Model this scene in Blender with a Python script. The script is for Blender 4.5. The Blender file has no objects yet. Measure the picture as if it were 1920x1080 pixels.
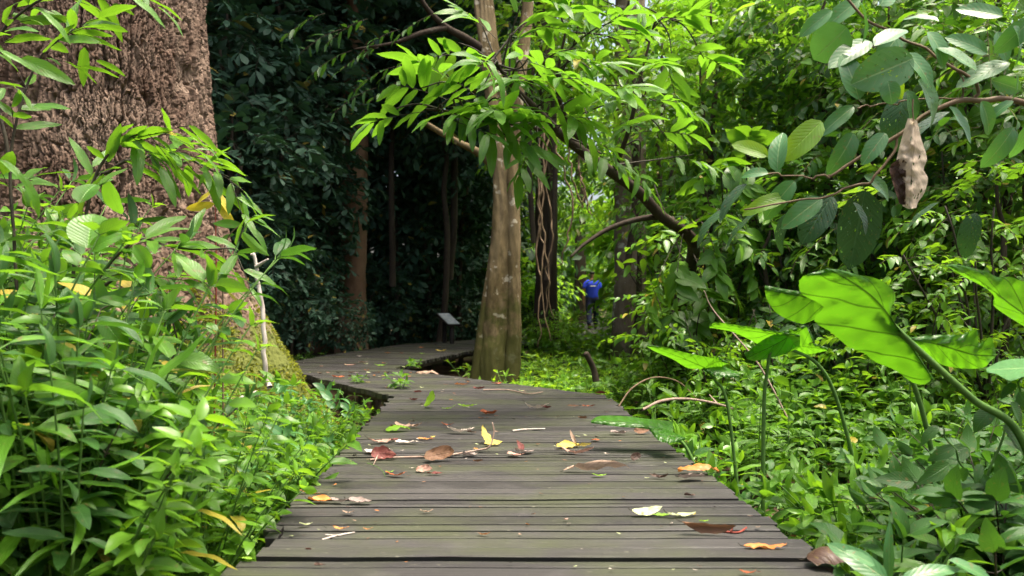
import bpy, math, random
import numpy as np
from mathutils import Vector, Matrix

# ------------------------------------------------------------------ camera, world, sun
S = bpy.context.scene
COL = S.collection
PITCH = math.atan(30 / 1400)
CAM_Z = 0.75
cam_d = bpy.data.cameras.new("camera")
cam_d.sensor_width = 36.0
cam_d.lens = 1400 / 1920 * 36
cam_d.clip_end = 2000
cam_d.dof.use_dof = True
cam_d.dof.focus_distance = 3.8
cam_d.dof.aperture_fstop = 3.2
cam = bpy.data.objects.new("camera", cam_d)
COL.objects.link(cam)
cam.location = (0, 0, CAM_Z)
cam.rotation_euler = (math.pi / 2 + PITCH, 0, 0)
S.camera = cam

SUN_EL, SUN_AZ = math.radians(76), math.radians(100)      # azimuth from +Y towards +X
W = bpy.data.worlds.new("World")
S.world = W
W.use_nodes = True
wt = W.node_tree
sky = wt.nodes.new("ShaderNodeTexSky")
sky.sky_type = 'NISHITA'
sky.sun_disc = False
sky.sun_elevation = SUN_EL
sky.sun_rotation = SUN_AZ
sky.air_density = 1.0
sky.dust_density = 9.0
sky.ozone_density = 0.2
wt.links.new(sky.outputs[0], wt.nodes["Background"].inputs[0])
wt.nodes["Background"].inputs[1].default_value = 0.145
sun_d = bpy.data.lights.new("sun", 'SUN')
sun_d.energy = 2.1
sun_d.angle = math.radians(20)
sun_d.color = (1.0, 0.93, 0.80)
sun = bpy.data.objects.new("sun", sun_d)
COL.objects.link(sun)
sd = Vector((math.sin(SUN_AZ) * math.cos(SUN_EL), math.cos(SUN_AZ) * math.cos(SUN_EL), math.sin(SUN_EL)))
sun.rotation_euler = sd.to_track_quat('Z', 'Y').to_euler()
sun.location = (6, 4, 20)

S.view_settings.view_transform = 'Standard'
S.view_settings.look = 'None'
S.view_settings.exposure = 1.62
S.view_settings.gamma = 1.0
S.render.engine = 'CYCLES'
S.cycles.max_bounces = 6
S.cycles.diffuse_bounces = 1
S.cycles.glossy_bounces = 2
S.cycles.transmission_bounces = 3
S.cycles.transparent_max_bounces = 8
S.cycles.use_denoising = True
S.cycles.sample_clamp_indirect = 6

rng = np.random.default_rng(11)
random.seed(5)

# ------------------------------------------------------------------ picture <-> place
CA, SA = math.cos(PITCH), math.sin(PITCH)


def ray(px, py):
    x, v = (px - 960) / 1400.0, (540 - py) / 1400.0
    return np.array([x, CA - v * SA, SA + v * CA])


def at(px, py, Y):
    d = ray(px, py)
    k = Y / d[1]
    return np.array([0, 0, CAM_Z]) + d * k


def onz(px, py, z=0.0):
    d = ray(px, py)
    k = (z - CAM_Z) / d[2]
    return np.array([0, 0, CAM_Z]) + d * k


def sstep(a, b, x):
    t = np.clip((np.asarray(x, float) - a) / (b - a), 0, 1)
    return t * t * (3 - 2 * t)


def hash2(ix, iy, s=0):
    h = (ix.astype(np.int64) * 374761393 + iy.astype(np.int64) * 668265263 + s * 974634533) & 0x7fffffff
    h = ((h ^ (h >> 13)) * 1274126177) & 0x7fffffff
    h = (h ^ (h >> 16)) & 0xffff
    return h / 65535.0


def vnoise(x, y, s=0, perx=0):
    x, y = np.asarray(x, float), np.asarray(y, float)
    ix, iy = np.floor(x).astype(int), np.floor(y).astype(int)
    fx, fy = x - ix, y - iy
    fx, fy = fx * fx * (3 - 2 * fx), fy * fy * (3 - 2 * fy)
    m = (lambda i: np.mod(i, perx)) if perx else (lambda i: i)
    a, b = hash2(m(ix), iy, s), hash2(m(ix + 1), iy, s)
    c, d = hash2(m(ix), iy + 1, s), hash2(m(ix + 1), iy + 1, s)
    return (a * (1 - fx) + b * fx) * (1 - fy) + (c * (1 - fx) + d * fx) * fy


def fbm(x, y, s=0, o=4, perx=0):
    r, a, t = 0, 0.5, 0
    for k in range(o):
        f = 2 ** k
        r = r + a * vnoise(np.asarray(x) * f, np.asarray(y) * f, s + k * 7, perx * f if perx else 0)
        t += a
        a *= 0.5
    return r / t


def voro(x, y, s=0, perx=0):
    """distance to the nearest and second nearest point of a jittered lattice, and the nearest cell's random value"""
    ix, iy = np.floor(x).astype(int), np.floor(y).astype(int)
    f1 = np.full(x.shape, 9.0)
    f2 = np.full(x.shape, 9.0)
    cid = np.zeros(x.shape)
    for dx in (-1, 0, 1):
        for dy in (-1, 0, 1):
            cx, cy = ix + dx, iy + dy
            mx = np.mod(cx, perx) if perx else cx
            px = cx + 0.1 + 0.8 * hash2(mx, cy, s)
            py = cy + 0.1 + 0.8 * hash2(mx, cy, s + 1)
            d = np.hypot(px - x, py - y)
            n = d < f1
            f2 = np.where(n, f1, np.minimum(f2, d))
            cid = np.where(n, hash2(mx, cy, s + 2), cid)
            f1 = np.where(n, d, f1)
    return f1, f2, cid


def gz(x, y):
    x, y = np.asarray(x, float), np.asarray(y, float)
    z = -0.42 + 0.40 * sstep(-1.1, -3.4, x) * (1 - sstep(8, 12, y)) + 0.03 * np.clip(x - 1.5, 0, 12)
    z = z + 0.10 * (fbm(x * 0.9, y * 0.9, 3, 3) - 0.5) + 0.5 * sstep(9, 30, np.abs(x)) * (fbm(x * 0.12, y * 0.12, 9, 2))
    z = z - 0.55 * np.exp(-((x + 2.0) ** 2 + (y - 7.3) ** 2) / 0.9) - 0.35 * np.exp(-((x + .6) ** 2 + (y - 9.6) ** 2) / 1.2)
    return z


# ------------------------------------------------------------------ node materials
def nodes(name):
    m = bpy.data.materials.new(name)
    m.use_nodes = True
    nt = m.node_tree
    nt.nodes.clear()
    out = nt.nodes.new("ShaderNodeOutputMaterial")
    return m, nt, out


class NT:
    def __init__(s, name):
        s.m, s.nt, s.out = nodes(name)

    def n(s, t, **kw):
        nd = s.nt.nodes.new("ShaderNode" + t)
        for k, v in kw.items():
            setattr(nd, k, v)
        return nd

    def put(s, sock, v):
        if isinstance(v, bpy.types.NodeSocket):
            s.nt.links.new(v, sock)
        elif isinstance(v, (tuple, list)) and len(v) == 3 and sock.type == 'RGBA':
            sock.default_value = (*v, 1)
        else:
            sock.default_value = v

    def math(s, op, a, b=0.0, c=0.0, clamp=False):
        nd = s.n("Math", operation=op, use_clamp=clamp)
        for i, v in enumerate((a, b, c)):
            s.put(nd.inputs[i], v)
        return nd.outputs[0]

    def mix(s, f, a, b, mode='MIX'):
        nd = s.n("MixRGB", blend_type=mode)
        s.put(nd.inputs[0], f)
        s.put(nd.inputs[1], a)
        s.put(nd.inputs[2], b)
        return nd.outputs[0]

    def noise(s, scale, vec=None, detail=3.0, rough=0.5, dist=0.0):
        nd = s.n("TexNoise")
        nd.inputs["Scale"].default_value = scale
        nd.inputs["Detail"].default_value = detail
        nd.inputs["Roughness"].default_value = rough
        nd.inputs["Distortion"].default_value = dist
        if vec is not None:
            s.put(nd.inputs["Vector"], vec)
        return nd.outputs["Fac"]

    def rng(s, v, a, b, c=0.0, d=1.0):
        nd = s.n("MapRange")
        s.put(nd.inputs[0], v)
        for i, q in enumerate((a, b, c, d)):
            nd.inputs[i + 1].default_value = q
        return nd.outputs[0]

    def coord(s, which="Object"):
        return s.n("TexCoord").outputs[which]

    def scaled(s, vec, sc):
        nd = s.n("Mapping")
        s.put(nd.inputs[0], vec)
        nd.inputs["Scale"].default_value = sc
        return nd.outputs[0]

    def attr(s, name, out="Fac"):
        return s.n("Attribute", attribute_name=name).outputs[out]

    def principled(s, col, rough=0.5, spec=0.5, bump=None, bstr=0.3, bdist=0.01):
        p = s.n("BsdfPrincipled")
        s.put(p.inputs["Base Color"], col)
        s.put(p.inputs["Roughness"], rough)
        s.put(p.inputs["Specular IOR Level"], spec)
        if bump is not None:
            b = s.n("Bump")
            b.inputs["Strength"].default_value = bstr
            b.inputs["Distance"].default_value = bdist
            s.put(b.inputs["Height"], bump)
            s.nt.links.new(b.outputs[0], p.inputs["Normal"])
        return p

    def done(s, shader):
        s.nt.links.new(shader, s.out.inputs[0])
        return s.m


def leaf_mat(name, dark, light, trans, tf=0.38, rough=0.38, spec=0.5, freq=11.0, vein=0.6, detail=True, holes=0.0, under=0.35,
             blotch=None, veincol=None, vtrans=0.5, vw=1.0, lats=0.45, lw=.13):
    t = NT(name)
    uv = t.n("UVMap").outputs[0]
    sep = t.n("SeparateXYZ")
    t.nt.links.new(uv, sep.inputs[0])
    u, v = sep.outputs[0], sep.outputs[1]
    r = t.attr("rnd")
    ob = t.n("ObjectInfo").outputs["Random"]
    f = t.math('ADD', t.math('MULTIPLY', r, 0.75), t.math('MULTIPLY', ob, 0.25))
    col = t.mix(f, dark, light)
    bump = None
    if detail:
        mid = t.math('ABSOLUTE', t.math('SUBTRACT', u, 0.5))
        rib = t.rng(mid, 0.008 * vw, 0.035 * vw, 1.0, 0.0)
        ph = t.math('FRACT', t.math('SUBTRACT', t.math('MULTIPLY', v, freq), t.math('MULTIPLY', mid, freq * 0.55)))
        lat = t.rng(t.math('ABSOLUTE', t.math('SUBTRACT', ph, 0.5)), 0.015, lw, 1.0, 0.0)
        vv = t.math('MAXIMUM', rib, t.math('MULTIPLY', lat, lats * vw))
        vc = veincol if veincol else tuple(min(1, c * 1.9 + 0.02) for c in light)
        col = t.mix(t.math('MULTIPLY', vv, vein), col, vc)
        nz = t.noise(22.0, t.coord(), 3.0)
        col = t.mix(t.rng(nz, 0.35, 0.7, 0.0, 0.35), col, tuple(c * 0.62 for c in dark))
        spot = t.noise(75.0, t.coord(), 2.0)
        col = t.mix(t.rng(spot, 0.645, 0.69, 0.0, 0.75), col, (0.16, 0.12, 0.04))
        bump = t.math('ADD', t.math('MULTIPLY', vv, -0.7 * lats / .45), t.math('MULTIPLY', t.math('ABSOLUTE', t.math('SUBTRACT', ph, 0.5)), -1.0 * lats / .45))
    if blotch:
        bz = t.noise(14.0, t.coord(), 2.0)
        col = t.mix(t.rng(bz, 0.5, 0.6), col, blotch)
    if not name.startswith('dry') and name != 'leaf_ear':
        aged = t.math('COMPARE', r, 0.47, 0.006)
        col = t.mix(t.math('MULTIPLY', aged, 0.8), col, (0.40, 0.30, 0.04))
    back = t.n("NewGeometry").outputs["Backfacing"]
    col_b = t.mix(t.math('MULTIPLY', back, under), col, tuple(min(1, c * 1.5 + 0.03) for c in light))
    p = t.principled(col_b, rough, spec, bump, 0.5, 0.004)
    tr = t.n("BsdfTranslucent")
    t.put(tr.inputs[0], t.mix(f, tuple(c * 0.8 for c in trans), trans) if not detail else
          t.mix(t.math('MULTIPLY', vv, vtrans), t.mix(f, tuple(c * 0.75 for c in trans), trans), tuple(c * (0.4 if vtrans < .8 else 0.12) for c in trans)))
    mx = t.n("MixShader")
    mx.inputs[0].default_value = tf
    t.nt.links.new(p.outputs[0], mx.inputs[1])
    t.nt.links.new(tr.outputs[0], mx.inputs[2])
    sh = mx.outputs[0]
    if holes > 0:
        hz = t.noise(holes, t.coord("UV"), 1.5, 0.6)
        tp = t.n("BsdfTransparent")
        m2 = t.n("MixShader")
        t.put(m2.inputs[0], t.rng(hz, 0.655, 0.66))
        t.nt.links.new(sh, m2.inputs[1])
        t.nt.links.new(tp.outputs[0], m2.inputs[2])
        sh = m2.outputs[0]
    return t.done(sh)


M = {}
M['bright'] = leaf_mat("leaf_bright", (0.042, 0.140, 0.008), (0.105, 0.265, 0.016), (0.24, 0.54, 0.025), 0.40)
M['mid'] = leaf_mat("leaf_mid", (0.034, 0.108, 0.010), (0.105, 0.240, 0.022), (0.25, 0.54, 0.02), 0.33, .36, .42)
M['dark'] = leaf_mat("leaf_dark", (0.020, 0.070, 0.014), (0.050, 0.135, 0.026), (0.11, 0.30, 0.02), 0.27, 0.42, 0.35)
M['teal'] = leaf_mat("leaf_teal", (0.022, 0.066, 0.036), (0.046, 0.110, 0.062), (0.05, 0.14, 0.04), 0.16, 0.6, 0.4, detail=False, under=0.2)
M['lime'] = leaf_mat("leaf_lime", (0.10, 0.24, 0.012), (0.19, 0.36, 0.02), (0.42, 0.68, 0.02), 0.48, 0.4)
M['yellow'] = leaf_mat("leaf_yellow", (0.42, 0.36, 0.02), (0.6, 0.5, 0.04), (0.6, 0.5, 0.03), 0.35, 0.5)
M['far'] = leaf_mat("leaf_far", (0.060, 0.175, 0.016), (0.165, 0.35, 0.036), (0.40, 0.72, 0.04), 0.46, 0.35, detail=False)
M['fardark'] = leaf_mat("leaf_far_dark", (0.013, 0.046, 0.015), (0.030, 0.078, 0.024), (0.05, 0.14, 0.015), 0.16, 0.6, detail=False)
M['lush'] = leaf_mat("leaf_lush", (0.044, 0.135, 0.010), (0.125, 0.270, 0.022), (0.32, 0.62, 0.02), 0.36, 0.36, 0.45, detail=False)
M['ear'] = leaf_mat("leaf_ear", (0.040, 0.15, 0.012), (0.065, 0.19, 0.018), (0.16, 0.46, 0.010), 0.47, 0.3, 0.5, freq=4.6, vein=0.9, vtrans=.95, vw=.9, lats=.8, lw=.055,
                    veincol=(0.035, 0.11, 0.02), under=0.1)
M['broad'] = leaf_mat("leaf_broad", (0.040, 0.145, 0.040), (0.085, 0.225, 0.070), (0.14, 0.38, 0.04), 0.25, 0.36, 0.5, freq=8, vein=0.8, under=0.3, lats=.14, veincol=(.28, .42, .16))
M['eaten'] = leaf_mat("leaf_eaten", (0.045, 0.14, 0.042), (0.09, 0.21, 0.072), (0.14, 0.38, 0.04), 0.25, 0.4, 0.5, freq=8, vein=0.8, holes=13.0, lats=.14, veincol=(.28, .42, .16))


def solid(name, c1, c2, scale=8.0, rough=0.7, stretch=(1, 1, 1), bump=0.3, bdist=0.01, spec=0.3, detail=4.0):
    t = NT(name)
    v = t.scaled(t.coord(), stretch)
    z = t.noise(scale, v, detail, 0.6)
    col = t.mix(t.rng(z, 0.3, 0.7), c1, c2)
    return t.done(t.principled(col, rough, spec, z, bump, bdist).outputs[0])


M['stem_green'] = solid("stem_green", (0.05, 0.12, 0.02), (0.09, 0.19, 0.03), 20)
M['stem_dark'] = solid("stem_dark", (0.018, 0.016, 0.010), (0.06, 0.05, 0.03), 14)
M['stem_brown'] = solid("stem_brown", (0.10, 0.065, 0.035), (0.20, 0.14, 0.08), 18)
M['stem_red'] = solid("stem_red", (0.16, 0.03, 0.02), (0.25, 0.05, 0.03), 30)
M['stick_pale'] = solid("stick_pale", (0.32, 0.27, 0.22), (0.60, 0.54, 0.48), 30, stretch=(1, 1, 0.3))
M['twig_tan'] = solid("twig_tan", (0.18, 0.12, 0.09), (0.36, 0.27, 0.21), 40)


def bark_mat(name, base, plate, inner, moss=None, mz=None, lich=None, scale=1.0):
    t = NT(name)
    co = t.coord()
    h = t.attr("rnd")
    z1 = t.noise(9.0 * scale, t.scaled(co, (1, 1, 0.35)), 5.0, 0.65)
    z2 = t.noise(46.0 * scale, t.scaled(co, (1, 1, 0.4)), 4.0, 0.7)
    big = t.noise(1.6 * scale, co, 3.0)
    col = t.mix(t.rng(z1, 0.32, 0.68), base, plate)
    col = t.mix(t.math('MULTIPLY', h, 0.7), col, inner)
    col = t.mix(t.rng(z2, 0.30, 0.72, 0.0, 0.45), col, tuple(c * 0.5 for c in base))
    col = t.mix(t.rng(big, 0.45, 0.7, 0.0, 0.4), col, tuple(min(1, c * 1.35) for c in plate))
    if lich:
        lz = t.noise(5.5 * scale, co, 3.0, 0.6, 0.1)
        col = t.mix(t.rng(lz, 0.60, 0.65, 0.0, 0.75), col, lich)
    if moss:
        sp = t.n("SeparateXYZ")
        t.nt.links.new(co, sp.inputs[0])
        mzn = t.noise(3.2, co, 4.0, 0.65)
        hz = t.rng(sp.outputs[2], mz[0], mz[1], 0.32, -0.25)
        col = t.mix(t.rng(t.math('ADD', mzn, hz), 0.52, 0.62, 0.0, 0.85), col, moss)
    return t.done(t.principled(col, 0.85, 0.25, t.math('ADD', z2, t.math('MULTIPLY', z1, 0.6)), 0.7, 0.012).outputs[0])


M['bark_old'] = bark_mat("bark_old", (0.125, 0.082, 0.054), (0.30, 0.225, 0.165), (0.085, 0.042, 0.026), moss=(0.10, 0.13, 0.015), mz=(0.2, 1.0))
M['bark_mid'] = bark_mat("bark_mid", (0.050, 0.036, 0.015), (0.27, 0.205, 0.115), (0.12, 0.085, 0.02), moss=(0.060, 0.065, 0.012), mz=(-0.2, 1.7),
                         lich=(0.48, 0.44, 0.33))
M['bark_dark'] = bark_mat("bark_dark", (0.035, 0.028, 0.02), (0.085, 0.065, 0.045), (0.05, 0.03, 0.02))
M['bark_brown'] = bark_mat("bark_brown", (0.13, 0.075, 0.042), (0.24, 0.15, 0.09), (0.16, 0.08, 0.04))
M['bark_grey'] = bark_mat("bark_grey", (0.12, 0.09, 0.065), (0.28, 0.23, 0.17), (0.14, 0.10, 0.06), lich=(0.5, 0.5, 0.42), moss=(0.06, 0.08, 0.02), mz=(-0.3, 1.0))
M['bark_branch'] = bark_mat("bark_branch", (0.018, 0.013, 0.009), (0.045, 0.033, 0.022), (0.08, 0.05, 0.03), lich=(0.07, 0.065, 0.045))


def wood_mat():
    t = NT("deck_wood")
    co = t.coord()
    r = t.attr("rnd")
    g1 = t.noise(7.0, t.scaled(co, (0.35, 6, 2)), 6.0, 0.68)
    g2 = t.noise(30.0, t.scaled(co, (0.25, 7, 2)), 4.0, 0.7)
    alg = t.noise(1.7, t.scaled(co, (1, 1.6, 1)), 4.0, 0.62)
    wear = t.noise(4.0, co, 4.0, 0.6)
    col = t.mix(r, (0.022, 0.0215, 0.020), (0.060, 0.058, 0.054))
    col = t.mix(t.rng(g1, 0.35, 0.68, 0.0, 0.6), col, (0.022, 0.019, 0.018))
    col = t.mix(t.rng(g2, 0.58, 0.72, 0.0, 0.45), col, (0.040, 0.033, 0.031))
    col = t.mix(t.rng(wear, 0.54, 0.72, 0.0, 0.45), col, (0.082, 0.078, 0.074))
    col = t.mix(t.rng(alg, 0.44, 0.64, 0.0, 0.75), col, (0.044, 0.052, 0.022))
    ck = t.noise(26.0, t.scaled(co, (0.10, 5, 1)), 3.0, 0.6)
    col = t.mix(t.rng(ck, 0.625, 0.65, 0.0, 0.85), col, (0.016, 0.013, 0.012))
    sp = t.noise(60.0, t.scaled(co, (0.5, 2, 1)), 2.0)
    col = t.mix(t.rng(sp, 0.70, 0.74, 0.0, 0.55), col, (0.20, 0.20, 0.14))
    rough = t.rng(g1, 0.3, 0.7, 0.50, 0.75)
    hgt = t.math('ADD', t.math('MULTIPLY', g1, 0.6), g2)
    return t.done(t.principled(col, rough, 0.35, hgt, 0.55, 0.004).outputs[0])


M['deck'] = wood_mat()


def soil_mat():
    t = NT("forest_soil")
    co = t.coord()
    a = t.noise(1.5, co, 5.0, 0.65)
    b = t.noise(16.0, co, 5.0, 0.7)
    col = t.mix(t.rng(a, 0.35, 0.65), (0.028, 0.020, 0.012), (0.075, 0.052, 0.030))
    col = t.mix(t.rng(b, 0.45, 0.7, 0, 0.6), col, (0.11, 0.075, 0.045))
    g = t.noise(0.8, co, 3.0)
    col = t.mix(t.rng(g, 0.5, 0.65, 0, 0.5), col, (0.03, 0.055, 0.012))
    return t.done(t.principled(col, 0.95, 0.1, b, 0.8, 0.03).outputs[0])


M['soil'] = soil_mat()


# ------------------------------------------------------------------ mesh plumbing
def mesh_np(name, V, Q, uv=None, rnd=None, mat=None, smooth=True):
    V = np.asarray(V, np.float32).reshape(-1, 3)
    Q = np.asarray(Q, np.int32).reshape(-1, 4)
    me = bpy.data.meshes.new(name)
    me.vertices.add(len(V))
    me.vertices.foreach_set("co", V.ravel())
    nq = len(Q)
    me.loops.add(nq * 4)
    me.loops.foreach_set("vertex_index", Q.ravel())
    me.polygons.add(nq)
    me.polygons.foreach_set("loop_start", np.arange(nq, dtype=np.int32) * 4)
    me.polygons.foreach_set("loop_total", np.full(nq, 4, np.int32))
    me.polygons.foreach_set("use_smooth", np.full(nq, smooth, bool))
    if uv is not None:
        l = me.uv_layers.new(name="UVMap")
        l.data.foreach_set("uv", np.asarray(uv, np.float32)[Q.ravel()].ravel())
    if rnd is not None:
        a = me.attributes.new("rnd", 'FLOAT', 'POINT')
        a.data.foreach_set("value", np.asarray(rnd, np.float32).ravel())
    me.update(calc_edges=True)
    me.validate()
    if mat is not None:
        for m in (mat if isinstance(mat, (list, tuple)) else [mat]):
            me.materials.append(m)
    return me


def link(name, me, parent=None, loc=None):
    o = bpy.data.objects.new(name, me)
    COL.objects.link(o)
    if parent is not None:
        o.parent = parent
    if loc is not None:
        o.location = loc
    return o


def tag(o, label, cat, group=None):
    o['label'] = label
    o['category'] = cat
    if group:
        o['group'] = group
    return o


def thing(name, label, cat, loc=(0, 0, 0), group=None):
    o = link(name, None, None, loc)
    return tag(o, label, cat, group)


def dup(root, label=None, group=None):
    r = root.copy()
    COL.objects.link(r)
    if label:
        r['label'] = label
    if group:
        r['group'] = group
    for ch in root.children:
        c = ch.copy()
        COL.objects.link(c)
        c.parent = r
        for g in ch.children:
            d = g.copy()
            COL.objects.link(d)
            d.parent = c
    return r


def unit(a):
    a = np.asarray(a, float)
    return a / np.maximum(np.linalg.norm(a, axis=-1, keepdims=True), 1e-9)


class Geo:
    """collects quads"""
    def __init__(s):
        s.V, s.Q, s.U, s.R, s.n = [], [], [], [], 0

    def add(s, V, Q, U=None, R=None):
        V = np.asarray(V, float).reshape(-1, 3)
        s.V.append(V)
        s.Q.append(np.asarray(Q, int).reshape(-1, 4) + s.n)
        s.U.append(np.zeros((len(V), 2)) if U is None else np.asarray(U, float).reshape(-1, 2))
        s.R.append(np.full(len(V), 0.5) if R is None else np.broadcast_to(np.asarray(R, float), (len(V),)))
        s.n += len(V)

    def mesh(s, name, mat, smooth=True):
        return mesh_np(name, np.concatenate(s.V), np.concatenate(s.Q), np.concatenate(s.U), np.concatenate(s.R), mat, smooth)


def grid_quads(nr, nc, wrap=False):
    i = np.arange(nr - 1)[:, None]
    j = np.arange(nc if wrap else nc - 1)[None, :]
    j2 = (j + 1) % nc
    return np.stack([i * nc + j, i * nc + j2, (i + 1) * nc + j2, (i + 1) * nc + j], -1).reshape(-1, 4)


def smooth_path(pts, n):
    pts = np.asarray(pts, float)
    k = len(pts)
    if k == 2:
        t = np.linspace(0, 1, n)[:, None]
        return pts[0] * (1 - t) + pts[1] * t
    t = np.linspace(0, k - 1, n)
    i = np.clip(t.astype(int), 0, k - 2)
    f = (t - i)[:, None]
    p1, p2 = pts[i], pts[i + 1]
    p0 = np.where((i > 0)[:, None], pts[np.maximum(i - 1, 0)], 2 * p1 - p2)
    p3 = np.where((i < k - 2)[:, None], pts[np.minimum(i + 2, k - 1)], 2 * p2 - p1)
    return 0.5 * ((2 * p1) + (-p0 + p2) * f + (2 * p0 - 5 * p1 + 4 * p2 - p3) * f ** 2 + (-p0 + 3 * p1 - 3 * p2 + p3) * f ** 3)


def tube(g, pts, rad, n=24, sides=8, wob=0.0, seed=0, cap=True, rough=None):
    """a tapering round limb along a path; rough(theta, s) -> relative radius"""
    P = smooth_path(pts, n)
    R = np.interp(np.linspace(0, 1, n), np.linspace(0, 1, len(rad)), rad)
    if wob:
        s = np.arange(n) * 0.35
        P = P + (np.stack([vnoise(s, s * 0, seed), vnoise(s, s * 0, seed + 3), vnoise(s, s * 0, seed + 5)], 1) - 0.5) * wob
    T = unit(np.gradient(P, axis=0))
    up = np.array([0.0, 0, 1]) if abs(T[0][2]) < 0.9 else np.array([1.0, 0, 0])
    A = np.zeros_like(P)
    a = up - T[0] * (up @ T[0])
    for i in range(n):
        a = a - T[i] * (a @ T[i])
        a = a / np.linalg.norm(a)
        A[i] = a
    B = np.cross(T, A)
    th = np.linspace(0, 2 * np.pi, sides, endpoint=False)
    rr = R[:, None] * np.ones(sides)
    if rough is not None:
        L = np.concatenate([[0], np.cumsum(np.linalg.norm(np.diff(P, axis=0), axis=1))])
        rr = rr * rough(th[None, :] + 0 * L[:, None], L[:, None] + 0 * th[None, :])
    V = P[:, None, :] + rr[..., None] * (np.cos(th)[None, :, None] * A[:, None, :] + np.sin(th)[None, :, None] * B[:, None, :])
    U = np.stack(np.broadcast_arrays((th / (2 * np.pi))[None, :], np.linspace(0, 1, n)[:, None]), -1)
    V = V.reshape(-1, 3)
    Q = grid_quads(n, sides, True)
    if cap:
        V = np.concatenate([V, P[-1:] + T[-1:] * R[-1] * 0.6])
        c = len(V) - 1
        b = (n - 1) * sides
        Q = np.concatenate([Q, [[b + j, b + (j + 1) % sides, b + (j + 2) % sides, c] for j in range(0, sides - 1, 2)]])
        U = np.concatenate([U.reshape(-1, 2), [[0.5, 1]]])
    g.add(V, Q, U.reshape(-1, 2), np.full(len(V), 0.3))


def prisms(g, P0, P1, r0, r1):
    """many thin three-sided twigs at once"""
    P0, P1 = np.asarray(P0, float), np.asarray(P1, float)
    D = unit(P1 - P0)
    h = np.where(np.abs(D[:, 2:3]) < 0.9, [[0, 0, 1.0]], [[1.0, 0, 0]])
    A = unit(np.cross(D, h))
    B = np.cross(D, A)
    V = []
    for P, r in ((P0, r0), (P1, r1)):
        for k in range(3):
            a = 2 * np.pi * k / 3
            V.append(P + np.reshape(r, (-1, 1)) * (math.cos(a) * A + math.sin(a) * B))
    V = np.stack(V, 1)
    base = np.array([[0, 1, 4, 3], [1, 2, 5, 4], [2, 0, 3, 5]])
    Q = (np.arange(len(P0))[:, None, None] * 6 + base[None]).reshape(-1, 4)
    g.add(V.reshape(-1, 3), Q)


# ------------------------------------------------------------------ leaves
def profile(kind, v):
    v = np.clip(v, 0, 1)
    ab = {'lance': (0.62, 0.85, 0.25), 'ovate': (0.55, 1.05, 0.46), 'obov': (1.15, 0.52, 0.40), 'round': (0.5, 0.55, 0.72),
          'blade': (0.45, 0.9, 0.13), 'oblong': (0.5, 0.62, 0.42), 'heart': (0.33, 1.05, 0.72)}[kind]
    a, b, w = ab
    p = a / (a + b)
    return w * (v ** a) * ((1 - v) ** b) / (p ** a * (1 - p) ** b)


def leaf_template(kind, nv=8, nu=4, fold=0.25, wave=0.012, seed=0):
    v = np.linspace(0, 1, nv + 1)
    u = np.linspace(-1, 1, nu + 1)
    w = profile(kind, 0.004 + v * 0.993)
    if kind in ('lance', 'ovate'):
        w = w * (1 + 0.05 * np.sin(v * 17 + seed))
    x = 0.5 * w[:, None] * u[None, :]
    y = v[:, None] + 0 * u[None, :]
    z = fold * np.abs(x) + wave * np.sin(v * 13 + seed)[:, None] * np.abs(u)[None, :] ** 2
    V = np.stack([x, y, z], -1).reshape(-1, 3)
    U = np.stack([0.5 + 0.5 * u[None, :] + 0 * y, y], -1).reshape(-1, 2)
    return V, grid_quads(nv + 1, nu + 1), U


TPL = {}


def tpl(kind, lod):
    k = (kind, lod)
    if k not in TPL:
        TPL[k] = leaf_template(kind, *{'near': (9, 4), 'mid': (5, 2), 'far': (3, 2), 'dist': (2, 2)}[lod])
    return TPL[k]


def leaves(g, kind, P, A, N, L, W=None, B=None, R=None, lod='near'):
    """leaf blades: base P, axis A, upper-side normal N, length L, width factor W, droop B (radians over the blade)"""
    V0, Q0, U0 = tpl(kind, lod)
    P, A, N = np.asarray(P, float), unit(A), np.asarray(N, float)
    n = len(P)
    N = unit(N - A * np.sum(N * A, -1, keepdims=True))
    Sx = np.cross(A, N)
    L = np.broadcast_to(np.asarray(L, float), (n,))
    W = np.ones(n) if W is None else np.broadcast_to(np.asarray(W, float), (n,))
    B = np.full(n, 0.5) if B is None else np.broadcast_to(np.asarray(B, float), (n,)) + 1e-4
    R = rng.random(n) if R is None else np.broadcast_to(np.asarray(R, float), (n,))
    y = V0[None, :, 1]
    yy = np.sin(B[:, None] * y) / B[:, None]
    zz = V0[None, :, 2] - (1 - np.cos(B[:, None] * y)) / B[:, None]
    xx = V0[None, :, 0] * W[:, None]
    V = P[:, None, :] + L[:, None, None] * (xx[..., None] * Sx[:, None, :] + yy[..., None] * A[:, None, :] + zz[..., None] * N[:, None, :])
    nv = len(V0)
    Q = (np.arange(n)[:, None, None] * nv + Q0[None]).reshape(-1, 4)
    g.add(V.reshape(-1, 3), Q, np.tile(U0, (n, 1)), np.repeat(R, nv))


UP = np.array([0.0, 0, 1])


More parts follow.
